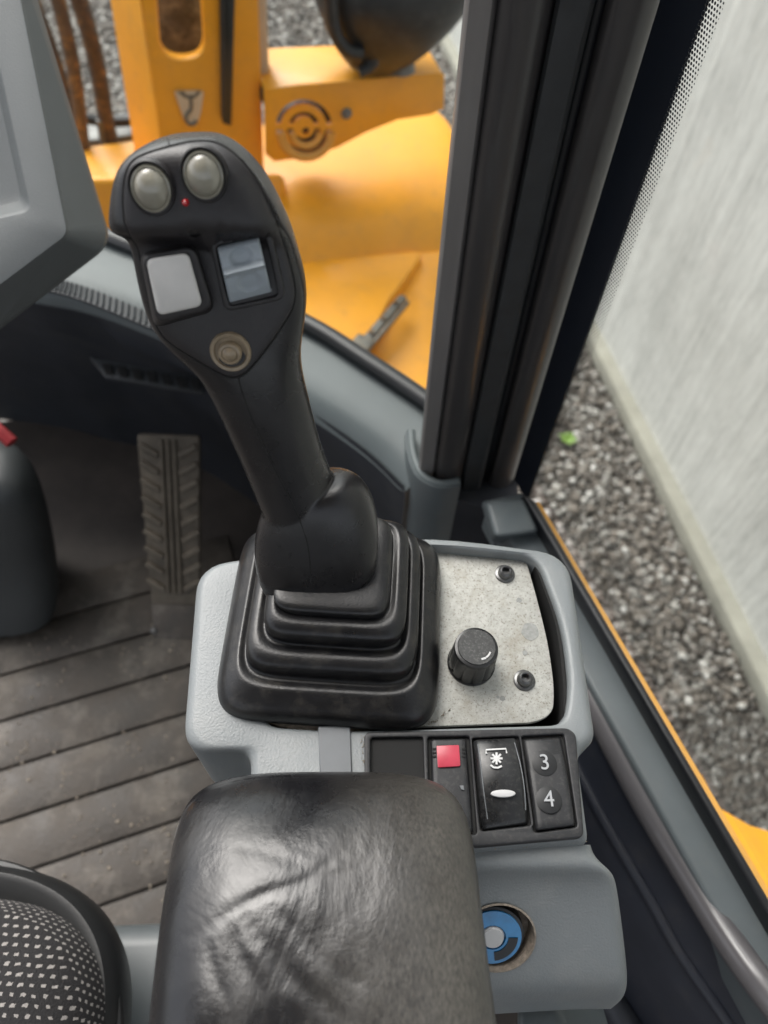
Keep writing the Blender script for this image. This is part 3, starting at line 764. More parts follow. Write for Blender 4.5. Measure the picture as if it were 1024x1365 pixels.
# front glass + seal
fw = thing('front_window', 'front corner windscreen pane with a black rubber seal along the ledge', 'window', LA[5])
seal = [p+UP*.006 for p in LA]
obj('seal', tube(seal, .011, 10, 5, .8), 'gasket_black', fw)
top_ = [p + CF*(-.02) + UP*.85 for p in LA]
me = loft([dense(LA[1:], 4), dense(top_[1:], 4)], False, False, False)
me = applied(me, [('SOLIDIFY', dict(thickness=.004, offset=1))])
obj('pane', me, 'window_glass', fw)
# cover where the ledge wraps round the pillar foot
pc_ = thing('pillar_foot_cover', 'curved grey plastic cover around the foot of the corner pillar', 'cover', P(580, 640, .3))
fa = [P(u, v, .462) for u, v in ((548, 575), (551, 605), (562, 632), (585, 645), (612, 642))]
fb = [p - UP*.012 + (CAM-p).normalized()*.004 for p in fa]
fc = [V((p.x, p.y, .40)) for p in fb]; fd_ = [V((p.x, p.y, .05)) for p in fb]
obj('cover_shell', applied(loft([dense(x, 5) for x in (fa, fb, fc, fd_)], False, False, False), [('SOLIDIFY', dict(thickness=.006, offset=-1))]), 'sill_grey', pc_)
obj('cover_lip', tube(fa, .0045, 10, 5), 'dash_grey', pc_)
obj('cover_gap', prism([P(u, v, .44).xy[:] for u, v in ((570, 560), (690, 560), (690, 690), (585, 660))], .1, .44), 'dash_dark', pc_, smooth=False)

# ================================================================== FOOTWELL
pd_ = thing('accelerator_pedal', 'worn brown rubber accelerator pedal with chevron ribs on the cab floor', 'pedal', P(235, 850, 0))
pt, pb_ = P(224, 580, .235), P(236, 846, .012)
pyd = (pt-pb_).normalized(); pxd = V((CR+V((0, 0, 0)))).normalized(); pxd = (r_ - pyd*r_.dot(pyd)).normalized(); pn = pxd.cross(pyd)
if pn.dot(CAM-pt) < 0: pn = -pn
plen = (pt-pb_).length
def ppos(a, b9, h=0): # a across in m, b9 along 0..1
    return pb_ + pxd*a + pyd*(plen*b9) + pn*h
PW = .044
obj('pedal_plate', slab(rpoly([ppos(-PW*.8, .16), ppos(PW*.8, .16), ppos(PW, 1.0), ppos(-PW, 1.0)], .006, 4), pn, .012, .002), 'pedal_rubber', pd_)
for i in range(9):
    t = .24+i*.083
    for s in (-1, 1):
        a, b10 = ppos(s*PW*.92, t+.05, .002), ppos(s*PW*.32, t, .002); dd = (b10-a).normalized()
        obj('chevron_rib', box((a+b10)/2, dd, pn.cross(dd), pn, (b10-a).length, .008, .006, .0015, 1), 'pedal_rubber', pd_)
for s in (-1, 0, 1):
    obj('long_rib', box(ppos(s*.009, .6, .002), pyd, pxd, pn, plen*.76, .0045, .006, .0012, 1), 'pedal_rubber', pd_)
obj('pedal_hinge', slab([ppos(-.036, -.06), ppos(.036, -.06), ppos(.036, .16), ppos(-.036, .16)], pn, .01, .002), 'floor_mat', pd_)
for u, v in ((205, 841), (214, 863)):
    obj('rivet', lathe([(0, .003), (.003, .0024), (.005, 0), (0, 0)], PP(u, v, pb_+pn*.001, pn), pn, 12), 'steel', pd_)

sc = thing('steering_column_cover', 'dark grey steering column foot cover at the left edge', 'cover', P(10, 770, 0))
rings = []
for (cu, cv, z, ra) in ((-30, 800, .0, .125), (-30, 770, .05, .125), (-35, 715, .13, .115), (-40, 660, .22, .10), (-50, 625, .29, .085), (-50, 615, .31, .05)):
    c = P(cu, cv, z); rings.append([c + r_*(sup(math.cos(2*math.pi*k2/20), 3.2)*ra) + CF*(sup(math.sin(2*math.pi*k2/20), 3)*ra*.7) for k2 in range(20)])
obj('cover_shell', sub(loft(rings), 1), 'column_grey', sc)
obj('red_lever', tube([P(-30, 550, .36), P(-6, 570, .36), P(16, 590, .35)], .008, 8, 4), 'lever_red', sc)

# ---- grey display housing at the upper left
dh = thing('display_housing', 'grey textured plastic display housing at the upper left corner', 'housing', D(40, 300, .5))
def ringd(pts, d): return [D(u, v, d) for u, v in pts]
oc = rpoly([V((u, v, 0)) for u, v in ((-260, -120), (14, -120), (150, 325), (-30, 462), (-260, 470))], [5, 30, 26, 30, 5], 6)
ic = rpoly([V((u, v, 0)) for u, v in ((-250, -110), (6, -110), (90, 312), (-30, 402), (-250, 410))], [5, 24, 12, 24, 5], 6)
re_ = rpoly([V((u, v, 0)) for u, v in ((-240, -100), (-45, -100), (38, 277), (-20, 290), (-240, 300))], [5, 20, 14, 20, 5], 6)
def rd(c, d, s=1.0):
    return [D(p.x, p.y, d) for p in c]
def shrink(c, k): 
    m_ = sum((p for p in c), V((0, 0, 0)))/len(c); return [m_+(p-m_)*k for p in c]
rings = [rd(shrink(oc, .9), .66), rd(oc, .60), rd(oc, .555), rd(shrink(oc, .985), .545), rd(shrink(ic, 1.02), .512), rd(ic, .505), rd(shrink(re_, 1.03), .505), rd(re_, .508), rd(shrink(re_, .94), .53)]
obj('housing_shell', bev(loft(rings), .002, 2, 25), 'panel_grey', dh, angle=50)

# ---- seat at the lower left
se = thing('operator_seat', 'operator seat corner with black dotted fabric and vinyl bolster', 'seat', P(60, 1360, .35))
# cushion: dome
cz = .50; cc = P(-105, 1420, cz)
rad0 = (P(126, 1420, cz)-cc).length
def dome(rs, zs_, ex=2.5, n=56, sy=.9):
    return [[cc + V((sup(math.cos(2*math.pi*k2/n), ex)*rad0*r0, sup(math.sin(2*math.pi*k2/n), ex)*rad0*r0*sy, z)) for k2 in range(n)] for r0, z in zip(rs, zs_)]
me = loft(dome((.98, 1.0, .97, .9, .78, .6, .35, .1), (-.07, -.03, -.005, .012, .024, .033, .038, .04)))
uvl = me.uv_layers.new(name='UVMap')
for l in me.loops:
    p = me.vertices[l.vertex_index].co; q = p-cc
    rr = q.xy.length; s_ = (rr + max(0, (.01-q.z))*.8)/max(rr, 1e-4); uvl.data[l.index].uv = (q.x*s_+2, q.y*s_+2)
obj('fabric_cushion', me, 'dotted_fabric', se, angle=80)
cc2 = cc; cc = cc + V((-.02, .0, 0))
me = loft(dome((1.1, 1.22, 1.25, 1.22, 1.13, 1.0), (-.10, -.07, -.04, -.018, -.010, -.03)))
obj('bolster', sub(me, 1), 'seat_vinyl', se)
obj('bolster_piping', tube([cc + V((math.cos(a)*rad0*1.235, math.sin(a)*rad0*1.11, -.03)) for a in [x*.2 for x in range(0, 16)]], .004, 8, 3), 'seat_vinyl', se)
cc = cc2
me = prism([p.xy[:] for p in rpoly([P(u, v, .36) for u, v in ((60, 1235), (300, 1225), (330, 1700), (-100, 1700))], .03)], .2, .36, .02)
obj('seat_base_cover', me, 'seat_plastic', se)

# ================================================================== CONSOLE
CZ = .688
co = thing('control_console', 'grey plastic armrest console carrying joystick, plate and switches', 'console', P(520, 950, .6))
X = lambda pts, z: [P(u, v, z) for u, v in pts]
outer = rpoly(X([(262, 752), (545, 706), (760, 736), (797, 985), (772, 1002), (788, 1124), (640, 1134), (333, 1140), (333, 1002), (241, 1000)], CZ), [.016, .05, .018, .012, .006, .004, .0, .0, .006, .014])
holep = rpoly(X([(338, 800), (400, 745), (550, 724), (704, 739), (722, 755), (752, 835), (761, 915), (753, 966), (450, 974), (350, 968)], CZ), [.01, .03, .02, .006, .01, .03, .03, .008, .01, .01])
o2 = [p.xy[:] for p in outer]; h2 = [p.xy[:] for p in holep]
hc = P(545, 870, CZ)
def polar(loop, th):
    d = V((math.cos(th), math.sin(th), 0)); best = None
    for k2 in range(len(loop)):
        a, b15 = loop[k2]-hc, loop[(k2+1) % len(loop)]-hc; e_ = b15-a
        den = d.x*e_.y - d.y*e_.x
        if abs(den) < 1e-12: continue
        t = (a.x*e_.y - a.y*e_.x)/den; w_ = (a.x*d.y - a.y*d.x)/den
        if t > 0 and -1e-6 <= w_ <= 1+1e-6: best = t if best is None else max(best, t)
    return best
NA = 420; ang = [2*math.pi*k2/NA for k2 in range(NA)]
ro_ = [polar(outer, a) for a in ang]; rh_ = [polar(holep, a) for a in ang]
def hr(rad, off, z): return [hc + V((math.cos(a), math.sin(a), 0))*(r0+off) + UP*(z-CZ) for a, r0 in zip(ang, rad)]
bw = .006
rings = [hr(ro_, -.004, .60), hr(ro_, 0, .615), hr(ro_, 0, CZ-bw)]
rings += [hr(ro_, -bw*(1-math.cos(q)), CZ-bw*(1-math.sin(q))) for q in (.35, .7, 1.05, 1.35, 1.5708)]
rings += [hr(rh_, .0026, CZ), hr(rh_, .0012, CZ-.0004), hr(rh_, .0003, CZ-.0012), hr(rh_, 0, CZ-.0026), hr(rh_, 0, .62)]
obj('housing', loft(rings, False, False), 'console_grey', co, angle=50)
lin = [P(u, v, .683) for u, v in ((697, 737), (713, 752), (727, 785), (743, 835), (752, 900), (754, 962))]
lin = dense(lin, 6)
obj('well_shade', applied(loft([lin, [V((p.x, p.y, .62)) for p in lin]], False, False, False), [('SOLIDIFY', dict(thickness=.0015, offset=0))]), 'seam_dark', co)  # near-black strip stands in for shade in the gap beside the plate
obj('housing_floor', prism([p.xy[:] for p in X([(280, 790), (540, 740), (720, 760), (755, 960), (300, 960)], .63)], .605, .63), 'seam_dark', co, smooth=False)  # housing bottom coloured near-black as the shade seen through the gap
# base pedestal below
obj('pedestal', prism([p.xy[:] for p in X([(330, 800), (700, 780), (745, 1000), (700, 1180), (360, 1180)], .6)], .0, .6, .01), 'dash_dark', co)
plate_px = [(330, 800), (400, 738), (552, 720), (700, 741), (717, 800), (732, 862), (739, 915), (738, 950), (715, 963), (452, 973), (350, 967)]
plp = rpoly(X(plate_px, .680), [.01, .03, .03, .003, .02, .02, .02, .012, .012, .0, .0])
plate = obj('mounting_plate', prism([p.xy[:] for p in plp], .677, .680, .0006, 2), 'plate_metal', co)
for u, v in ((673, 765), (699, 907)):
    o = P(u, v, .6803)
    s_ = obj('screw', lathe([(0, .0012), (.0021, .0012), (.0022, .0042), (.0026, .0046), (.0036, .0040), (.0041, .0026), (.0042, .0009), (.0042, 0), (0, 0)], o, UP, 24), 'screw_dark', co)
    obj('washer', lathe([(.0, .0008), (.0052, .0008), (.0057, .0004), (.0057, -.0002), (0, -.0002)], o, UP, 28), 'screw_dark', s_)
# rotary knob
kb_o = P(628, 884, .680)
KR = .0122
rings = []; n = 72
for r0, z, fl_ in ((1.04, 0, 0), (1.04, .0012, 0), (1.0, .0016, 1), (.97, .010, 1), (.93, .0185, 1), (.93, .0195, .2), (.90, .0208, 0), (.80, .0212, 0), (.3, .0212, 0)):
    rings.append([kb_o + V((math.cos(a), math.sin(a), 0))*(KR*r0*(1-fl_*.07*max(0, math.cos(12*a))**4)) + UP*z for a in [2*math.pi*j/n for j in range(n)]])
kn = obj('rotary_knob', loft(rings), 'switch_black', co, angle=45)
obj('knob_top', lathe([(0, .0006), (.0094, .0006), (.0097, .0), (0, 0)], kb_o+UP*.0213, UP, 40), 'knob_worn', kn)
ktx = r_.xy.to_3d().normalized(); kty = UP.cross(ktx)
arc = [kb_o+UP*.0222 + V((math.cos(a), math.sin(a), 0))*.0072 for a in [math.radians(x) for x in (-20, -35, -50)]]
obj('knob_pointer', join([tube(arc, .0005, 6, 3, .3), tube([kb_o+UP*.0222 + V((.0045, -.0058, 0)), kb_o+UP*.0222 + V((.0022, -.0066, 0))], .0006, 6, 2, .3)]), 'legend', kn)
# stains on the plate
for u, v, r0 in ((707, 842, .0048), (692, 800, .0015), (700, 870, .0013), (670, 931, .0014), (664, 929, .0008)):
    o = P(u, v, .6802)
    ring_ = [o + V((math.cos(a), math.sin(a), 0))*(r0*(1+.22*noise.noise(V((math.cos(a)*1.7+u, math.sin(a)*1.7, 0))))) for a in [2*math.pi*j/30 for j in range(30)]]
    obj('plate_stain', slab(ring_, UP, .0003), 'stain_grey', plate)
obj('boot_retainer', prism([p.xy[:] for p in rpoly(X([(316, 850), (575, 850), (580, 930), (560, 955), (480, 974), (395, 976), (318, 950)], .684), .02)], .678, .684, .001), 'dirty_tan', co)
# small grey cover tab
tabp = X([(424, 968), (467, 966), (470, 1045), (427, 1046)], CZ+.0012)
obj('cover_tab', prism([p.xy[:] for p in tabp], CZ-.004, CZ+.0012, .0005, 1), 'tab_grey', co)
# switch bezel with openings
BZ = CZ+.003
bzo = rpoly(X([(486, 976), (757, 970), (768, 978), (779, 1116), (640, 1128), (486, 1130)], BZ), [.003, .003, .003, .003, 0, .003])
op = [[(494, 983), (564, 982), (568, 1112), (494, 1112)], [(570, 982), (626, 981), (636, 1112), (574, 1112)], [(629, 984), (692, 981), (709, 1100), (641, 1108)], [(695, 981), (752, 978), (770, 1102), (712, 1110)]]
ops = [rpoly(X(o, BZ), .0015, 4) for o in op]
bez = obj('switch_bezel', holed([p.xy[:] for p in bzo], [[p.xy[:] for p in q] for q in ops], CZ-.005, BZ, .0008), 'switch_matt', co, angle=35)
obj('bezel_back', prism([p.xy[:] for p in X([(490, 980), (756, 976), (774, 1112), (490, 1124)], CZ-.004)], CZ-.012, CZ+.0006), 'seam_dark', bez, smooth=False)
def rocker(corners, name, z, crown, material, tilt=0.0, bevw=.0015, parent=None):
    """rocker cap: corners clockwise from upper left (photo px), arched along its length"""
    A, B, C_, Dd = [P(u, v, z) for u, v in corners]
    rows = []; n = 14
    for i in range(n+1):
        t = i/n; l = A*(1-t)+Dd*t; r2 = B*(1-t)+C_*t
        hgt = crown*(1-(2*t-1)**2) + tilt*(1-2*t)
        # narrow side facets
        row = [l-UP*.010, l+UP*(hgt-.0012), l+(r2-l)*.10+UP*hgt, l+(r2-l)*.5+UP*(hgt-.0004), l+(r2-l)*.90+UP*hgt, r2+UP*(hgt-.0012), r2-UP*.010]
        rows.append(row)
    me = loft(rows, True, True, closed=True)
    return obj(name, bev(me, bevw, 2, 35), material, parent or co, angle=50)
def rtop(corners, z, crown, u, v, tilt=0, extra=.0008):
    # height of the arched cap under a photo pixel
    vs = (corners[0][1]+corners[1][1])/2; ve = (corners[2][1]+corners[3][1])/2; t = (v-vs)/(ve-vs)
    return P(u, v, z + crown*(1-(2*t-1)**2) + tilt*(1-2*t) + extra)
c1_ = [(499, 987), (560, 986), (563, 1110), (499, 1110)]
s1_ = rocker(c1_, 'blank_switch', BZ-.0035, .0005, 'switch_matt'); 
c2_ = [(574, 985), (622, 984), (632, 1110), (578, 1110)]
s2_ = rocker(c2_, 'indicator_switch', BZ-.0005, .0005, 'switch_matt')
obj('red_indicator', slab(rpoly([rtop(c2_, BZ-.0005, .0005, u, v) for u, v in ((582, 994), (612, 993), (614, 1021), (584, 1023))], .0006, 3), UP, .0016, .0003), 'red_lens', s2_)
for s in (577, 616):
    for j in range(3):
        obj('lens_notch', slab([rtop(c2_, BZ-.0005, .0005, s+a, 997+j*5+b11, extra=.0003) for a, b11 in ((0, 0), (4.5, 0), (4.5, 2.4), (0, 2.4))], UP, .0008), 'seam_dark', s2_, smooth=False)
obj('legend_mark', slab([rtop(c2_, BZ-.0005, .0005, u, v) for u, v in ((613, 1047), (618, 1047), (619, 1053), (615, 1052))], UP, .0006), 'tab_grey', s2_)
c3_ = [(631, 986), (689, 983), (706, 1097), (643, 1106)]
Z3 = BZ+.001
s3_ = rocker(c3_, 'light_switch', Z3, .0042, 'switch_black', .0008)
c4_ = [(698, 984), (750, 981), (767, 1100), (715, 1107)]
Z4 = BZ+.0005
s4_ = rocker(c4_, 'numbered_switch', Z4, .0012, 'switch_matt', -.0015)
# legends
lx = (P(720, 1040, .69)-P(660, 1042, .69)).normalized(); ly = UP.cross(lx)
lx = V((lx.x, lx.y, 0)).normalized(); ly = UP.cross(lx)
for tx, u, v in (('3', 726, 1017), ('4', 732, 1066)):
    o = rtop(c4_, Z4, .0012, u, v, -.0015, .0009)
    disc = obj('number_pad', lathe([(0, .0001), (.0058, .0001), (.006, 0), (0, 0)], o-UP*.0003, UP, 28), 'pad_black', s4_)
    obj('numeral', text_mesh(tx, .0102, o+UP*.0003, lx, ly), 'legend_grey', s4_, smooth=False)
def L3(u, v, e=.0008): return rtop(c3_, Z3, .0042, u, v, .0008, e)
def bar3(pts, w_=.0004): return tube([L3(u, v) for u, v in pts], w_, 6, 1, .35)
star = []
for a in range(0, 180, 45):
    ca, sa = math.cos(math.radians(a))*8, math.sin(math.radians(a))*8
    star.append(bar3([(662-ca, 1011-sa), (662+ca, 1011+sa)], .00055))
obj('lamp_symbol', join(star + [bar3([(648.5, 1005), (648, 999.5), (674.5, 998), (675.5, 1004)], .00045), bar3([(654, 1020), (658, 1023), (664, 1023.5), (669, 1021)], .0005)]), 'legend', s3_)
ov = [L3(671+16.5*math.cos(2*math.pi*k2/28), 1057.5+5*math.sin(2*math.pi*k2/28), .0012) for k2 in range(28)]
obj('oval_marker', slab(ov, UP, .0014, .0003), 'legend', s3_)
# pale grey lines painted as curved highlights on the light switch
obj('switch_highlight', join([tube([L3(u, v, .0002) for u, v in ((686, 990), (694, 1020), (699, 1050), (701, 1080))], .00025, 6, 3), tube([L3(u, v, .0002) for u, v in ((637, 992), (641, 1020), (645, 1055), (650, 1092))], .00025, 6, 3)]), 'tab_grey', s3_)

# lower rear panel with the blue marked key barrel
rowsv = [(1126, .6835, 330, 788), (1140, .683, 332, 792), (1152, .682, 335, 804), (1163, .678, 338, 817), (1178, .671, 340, 823), (1240, .655, 345, 831), (1300, .640, 350, 838), (1322, .632, 352, 836), (1335, .618, 352, 828), (1345, .590, 352, 815)]
rows = []
for v, z, ul, ur in rowsv:
    zz = z
    tilt_v = 14 if v > 1290 else 0        # rear edge slopes in the photo
    rows.append([P(ul, v+tilt_v, zz), P(560, v+tilt_v, zz), P(ur-60, v, zz), P(ur-14, v, zz-.0), P(ur-4, v, zz-.0025), P(ur, v, zz-.008), P(ur-2, v, zz-.05)])
me = loft(rows, False, False, closed=False)
me = applied(me, [('SUBSURF', dict(levels=2, render_levels=2)), ('SOLIDIFY', dict(thickness=.004, offset=-1))])
ba = P(690, 1190, .668); bb = P(700, 1300, .640)
pnrm = ((P(760, 1240, .655)-P(690, 1240, .655)).cross(P(690, 1200, .6655)-P(690, 1290, .6425))).normalized()
if pnrm.z < 0: pnrm = -pnrm
kc = P(664, 1250, .653)
KRr = .0176
me = cut(me, lathe([(0, .03), (KRr, .03), (KRr, -.03), (0, -.03)], kc, pnrm, 48))
lpn = obj('lower_panel', me, 'console_grey', co, angle=40)
obj('barrel_recess', lathe([(KRr+.0004, .0005), (KRr-.0004, .0009), (KRr-.0012, -.002), (KRr-.0014, -.009), (0, -.0092), (0, -.012), (KRr+.0006, -.012)], kc, pnrm, 40, caps=False), 'dirty_tan', lpn)
kc2 = kc - pnrm*.0062 + r_*(-.0022) - ly*(.0012)
kbr = obj('key_barrel', lathe([(0, .0034), (.0140, .0034), (.0150, .0030), (.0152, -.002), (0, -.002)], kc2, pnrm, 40), 'gasket_black', lpn)
obj('blue_ring', lathe([(.0062, .0), (.0062, .0008), (.0136, .0008), (.0136, 0)], kc2+pnrm*.0034, pnrm, 40), 'blue_sticker', kbr)
obj('barrel_centre', lathe([(0, .0016), (.0048, .0016), (.0055, .0), (0, 0)], kc2+pnrm*.0034, pnrm, 24), 'legend', kbr)
ax, ay, an = frame_of(pnrm, r_)
arc_o = [kc2+pnrm*.0046+(ax*math.cos(a)+ay*math.sin(a))*.0118 for a in [math.radians(-85+i*7) for i in range(13)]]
arc_i = [kc2+pnrm*.0046+(ax*math.cos(a)+ay*math.sin(a))*.0074 for a in [math.radians(-1-i*7) for i in range(13)]]
obj('black_arc', slab(arc_o+arc_i, pnrm, .0003), 'gasket_black', kbr, smooth=False)
obj('under_bracket', bev(loft([[P(u, v, .50) for u, v in ((690, 1335), (800, 1320), (830, 1420), (690, 1420))], [P(u, v, .58) for u, v in ((690, 1340), (740, 1335), (780, 1420), (690, 1420))]]), .006), 'sill_grey', co)

# ================================================================== JOYSTICK
js = thing('joystick', 'black joystick lever with grey thumb buttons rising from a rubber boot', 'joystick', P(447, 827, .68))
# boot
rings = []; n = 72
def bring(uc, vc, z, a, b12=None, e=6.5, tz=0.0):
    c = P(uc, vc, z); b12 = b12 or a; ring_ = []
    for k2 in range(n):
        th = 2*math.pi*k2/n; ring_.append(c + V((a*sup(math.cos(th), e), b12*sup(math.sin(th), e), tz*math.sin(th))))
    return ring_
for args in ((446, 829, .681, .0545), (446, 829, .6835, .0565), (446, 829, .688, .0570), (446, 822, .697, .0535), (447, 812, .7045, .0480), (447, 808, .7065, .0466), (447, 806, .7062, .0450), (447, 806, .7035, .0428),
             (448, 800, .7060, .0424), (449, 792, .7130, .0434), (449, 788, .7165, .0420), (450, 784, .7188, .0385), (450, 781, .7185, .0368), (450, 781, .7158, .0345),
             (451, 776, .7190, .0343), (452, 768, .7265, .0356), (452, 764, .7300, .0345), (452, 760, .7328, .0308), (451, 757, .7325, .0293), (451, 757, .7300, .0272),
             (446, 752, .7345, .0285), (445, 747, .7370, .0283), (445, 745, .7382, .0268), (446, 744, .7386, .0200)):
    uc, vc, z, a = args; rings.append(bring(uc, vc, .681+(z-.681)*(.80 if z > .70 else 1), a))
obj('boot', sub(loft(rings), 1), 'boot_rubber', js, angle=70)

JA, JB = D(290, 330, .270), D(430, 720, .345)
nJ = r_.cross(JA-JB).normalized()
if nJ.dot(CAM-JA) < 0: nJ = -nJ
def J(u, v, h=0.0): return PP(u, v, JA+nJ*h, nJ)
JX = r_.copy(); JY = nJ.cross(JX).normalized()
def jring(L, R, hm, tf, tb, e, td=0.0, n=40, ef=None):
    pL, pR = J(*L, hm), J(*R, hm); c = (pL+pR)/2; a = (pR-pL)/2; out_ = []
    for k2 in range(n):
        th = 2*math.pi*k2/n; x = sup(math.cos(th), e); y = sup(math.sin(th), e if math.sin(th) < 0 else (ef or e))
        out_.append(c + a*x + nJ*(y*(tf if y > 0 else tb)) - JY*(td*max(0, y)))
    return out_
mm = .001
stn = [((236, 180), (284, 177), -15*mm, 6*mm, 8*mm, 2.6), ((218, 182), (300, 184), -14*mm, 12*mm, 12*mm, 3), ((186, 195), (319, 197), -13*mm, 15.5*mm, 15*mm, 3.6), ((166, 214), (336, 215), -12*mm, 16.5*mm, 17*mm, 4.2),
       ((158, 240), (353, 238), -12*mm, 17.0*mm, 18*mm, 4.5), ((155, 268), (368, 264), -12*mm, 18.5*mm, 18*mm, 4.5), ((154, 291), (379, 288), -12*mm, 19.5*mm, 18*mm, 4.5), ((157, 300), (383, 297), -12*mm, 18.0*mm, 18*mm, 4.5),
       ((168, 310), (387, 308), -12*mm, 11*mm, 18*mm, 4.5), ((176, 320), (391, 320), -12*mm, 9.0*mm, 18*mm, 4.5), ((181, 342), (397, 340), -12*mm, 10*mm, 18*mm, 4.5), ((188, 380), (406, 372), -12*mm, 10.5*mm, 18*mm, 4.2),
       ((198, 418), (409, 402), -12*mm, 11*mm, 18*mm, 3.8), ((212, 445), (406, 430), -12*mm, 11.5*mm, 18*mm, 3.4), ((240, 473), (402, 455), -12*mm, 12*mm, 18*mm, 3), ((266, 496), (400, 476), -12*mm, 12.5*mm, 18*mm, 2.7),
       ((281, 522), (403, 500), -13*mm, 14*mm, 18*mm, 2.4), ((296, 554), (411, 532), -14*mm, 15*mm, 18*mm, 2.2), ((315, 596), (421, 572), -15*mm, 15.5*mm, 18*mm, 2.1), ((334, 640), (433, 612), -16*mm, 16*mm, 17*mm, 2.1),
       ((350, 678), (447, 645), -17*mm, 17*mm, 17*mm, 2.1), ((362, 712), (462, 682), -18*mm, 17*mm, 17*mm, 2.1), ((378, 760), (482, 735), -20*mm, 16*mm, 16*mm, 2.1)]
cr_ = [((356, 668), (444, 636), -17*mm, 13*mm, 15*mm, 2.2), ((350, 682), (462, 634), -17*mm, 16*mm, 18*mm, 2.3), ((343, 698), (484, 644), -17*mm, 17.6*mm, 20*mm, 2.5, 1*mm), ((340, 716), (498, 668), -17*mm, 19*mm, 21*mm, 2.8, 4*mm), ((340, 732), (504, 696), -17*mm, 20*mm, 22*mm, 3.0, 6*mm),
       ((343, 745), (505, 716), -17*mm, 20*mm, 22*mm, 3.4, 9*mm), ((349, 756), (503, 732), -17.5*mm, 20*mm, 21*mm, 3.4, 11*mm), ((352, 760), (500, 736), -18.5*mm, 19.5*mm, 20*mm, 3.4, 11*mm), ((372, 766), (484, 742), -24*mm, 13*mm, 14*mm, 3.0, 8*mm)]
# grip and flared collar are one moulding
grip_me = applied(join([sub(loft([jring(*s) for s in stn]), 2), sub(loft([jring(*s) for s in cr_]), 2)]), [('REMESH', dict(mode='VOXEL', voxel_size=.0008)), ('SMOOTH', dict(factor=.5, iterations=6))])
bvh = BVHTree.FromPolygons([q.co.copy() for q in grip_me.vertices], [tuple(p.vertices) for p in grip_me.polygons])
grip = obj('grip', grip_me, 'lever_black', js, angle=180)
def drape(u, v, off=0.0):
    q = ray(u, v).normalized(); h = bvh.ray_cast(CAM, q)
    if h[0] is None: return J(u, v, off)
    return h[0] + nJ*off
def drape2(u, v, off=0.0):
    best = None
    for t in (bvh,):
        h = t.ray_cast(CAM, ray(u, v).normalized())
        if h[0] is not None and (best is None or h[3] < best[1]): best = (h[0]+h[1]*off, h[3])
    return best[0] if best else J(u, v)
# moulding seam down the grip
seam_px = [(318, 502), (322, 520), (335, 556), (352, 596), (370, 632), (386, 664), (400, 694), (409, 722), (413, 750), (415, 785)]
obj('grip_seam', tube([drape2(u, v, -.00005) for u, v in seam_px], .00036, 6, 6), 'seam_dark', js)

# inset face plate with its seam
fpx = [(166, 296), (164, 262), (168, 232), (178, 214), (200, 203), (228, 195), (256, 189), (282, 189), (302, 197), (322, 214), (340, 236), (354, 262), (366, 290), (378, 322), (388, 356), (394, 388), (390, 412), (372, 442), (350, 472), (328, 497), (312, 503), (296, 499), (272, 486), (246, 470), (222, 453), (208, 432), (198, 398), (190, 360), (184, 330), (176, 318)]
loopd = catmull([V((u, v, 0)) for u, v in fpx]+[V((*fpx[0], 0))], 3)[:-1]
def inset(c, k, ctr=(285, 345)):
    o = V((*ctr, 0)); return [o+(p-o)*k for p in c]
cen = V((285, 340, 0))
def face_fill(loop, off):
    # concentric rings projected on the grip
    rings_ = []
    for kk, oo in ((1.0, -.0006), (.992, off*.6), (.975, off), (.9, off), (.8, off), (.68, off), (.55, off), (.42, off), (.3, off), (.18, off), (.06, off)):
        rings_.append([drape(cen.x+(p.x-cen.x)*kk, cen.y+(p.y-cen.y)*kk, oo) for p in loop])
    return loft(rings_, False, True)
fp = obj('face_plate', face_fill(loopd, .0007), 'face_black', js, angle=60)
seamr = [drape(p.x, p.y, .0001) for p in inset(loopd, 1.004)]; seamr.append(seamr[0])
obj('face_plate_seam', tube(seamr, .00038, 6, 1), 'seam_dark', js)
obj('top_seam', tube([drape(u, v, .0) for u, v in ((223, 184), (225, 190), (226, 196))], .0003, 6, 2), 'seam_dark', js)

PXJ = .245/986
def jdisc(name, prof, u, v, material, parent, off=0.0, sx=1, sy=1, seg=36, n_=None):
    return obj(name, lathe(prof, drape(u, v, off), n_ or nJ, seg, None, sx, sy), material, parent)
for i, (u, v) in enumerate(((203.5, 250), (273, 232))):
    R = 33*PXJ*1.02
    hs_ = obj('button_ring', lathe([(R*1.04, -.001), (R*1.03, .0014), (R*.98, .0024), (R*.91, .0020), (R*.88, .0004), (0, .0002)], drape(u, v, .0002), nJ, 40, None, .95, 1.08), 'face_black', js)
    bp_ = obj('round_button', lathe([(R*.86, .0), (R*.86, .0014), (R*.83, .0022), (R*.77, .0024), (R*.74, .0019), (R*.70, .0024), (R*.6, .0035), (R*.45, .0045), (R*.3, .0051), (R*.1, .0054), (0, .0054)], drape(u, v, .0004), nJ, 40, None, .95, 1.08), 'round_button', js)
jdisc('indicator_led', [(0, .0016), (.0006, .0015), (.0011, .0009), (.0013, 0), (.0013, -.001)], 248, 269.5, 'led_red', js, .0006, seg=20)
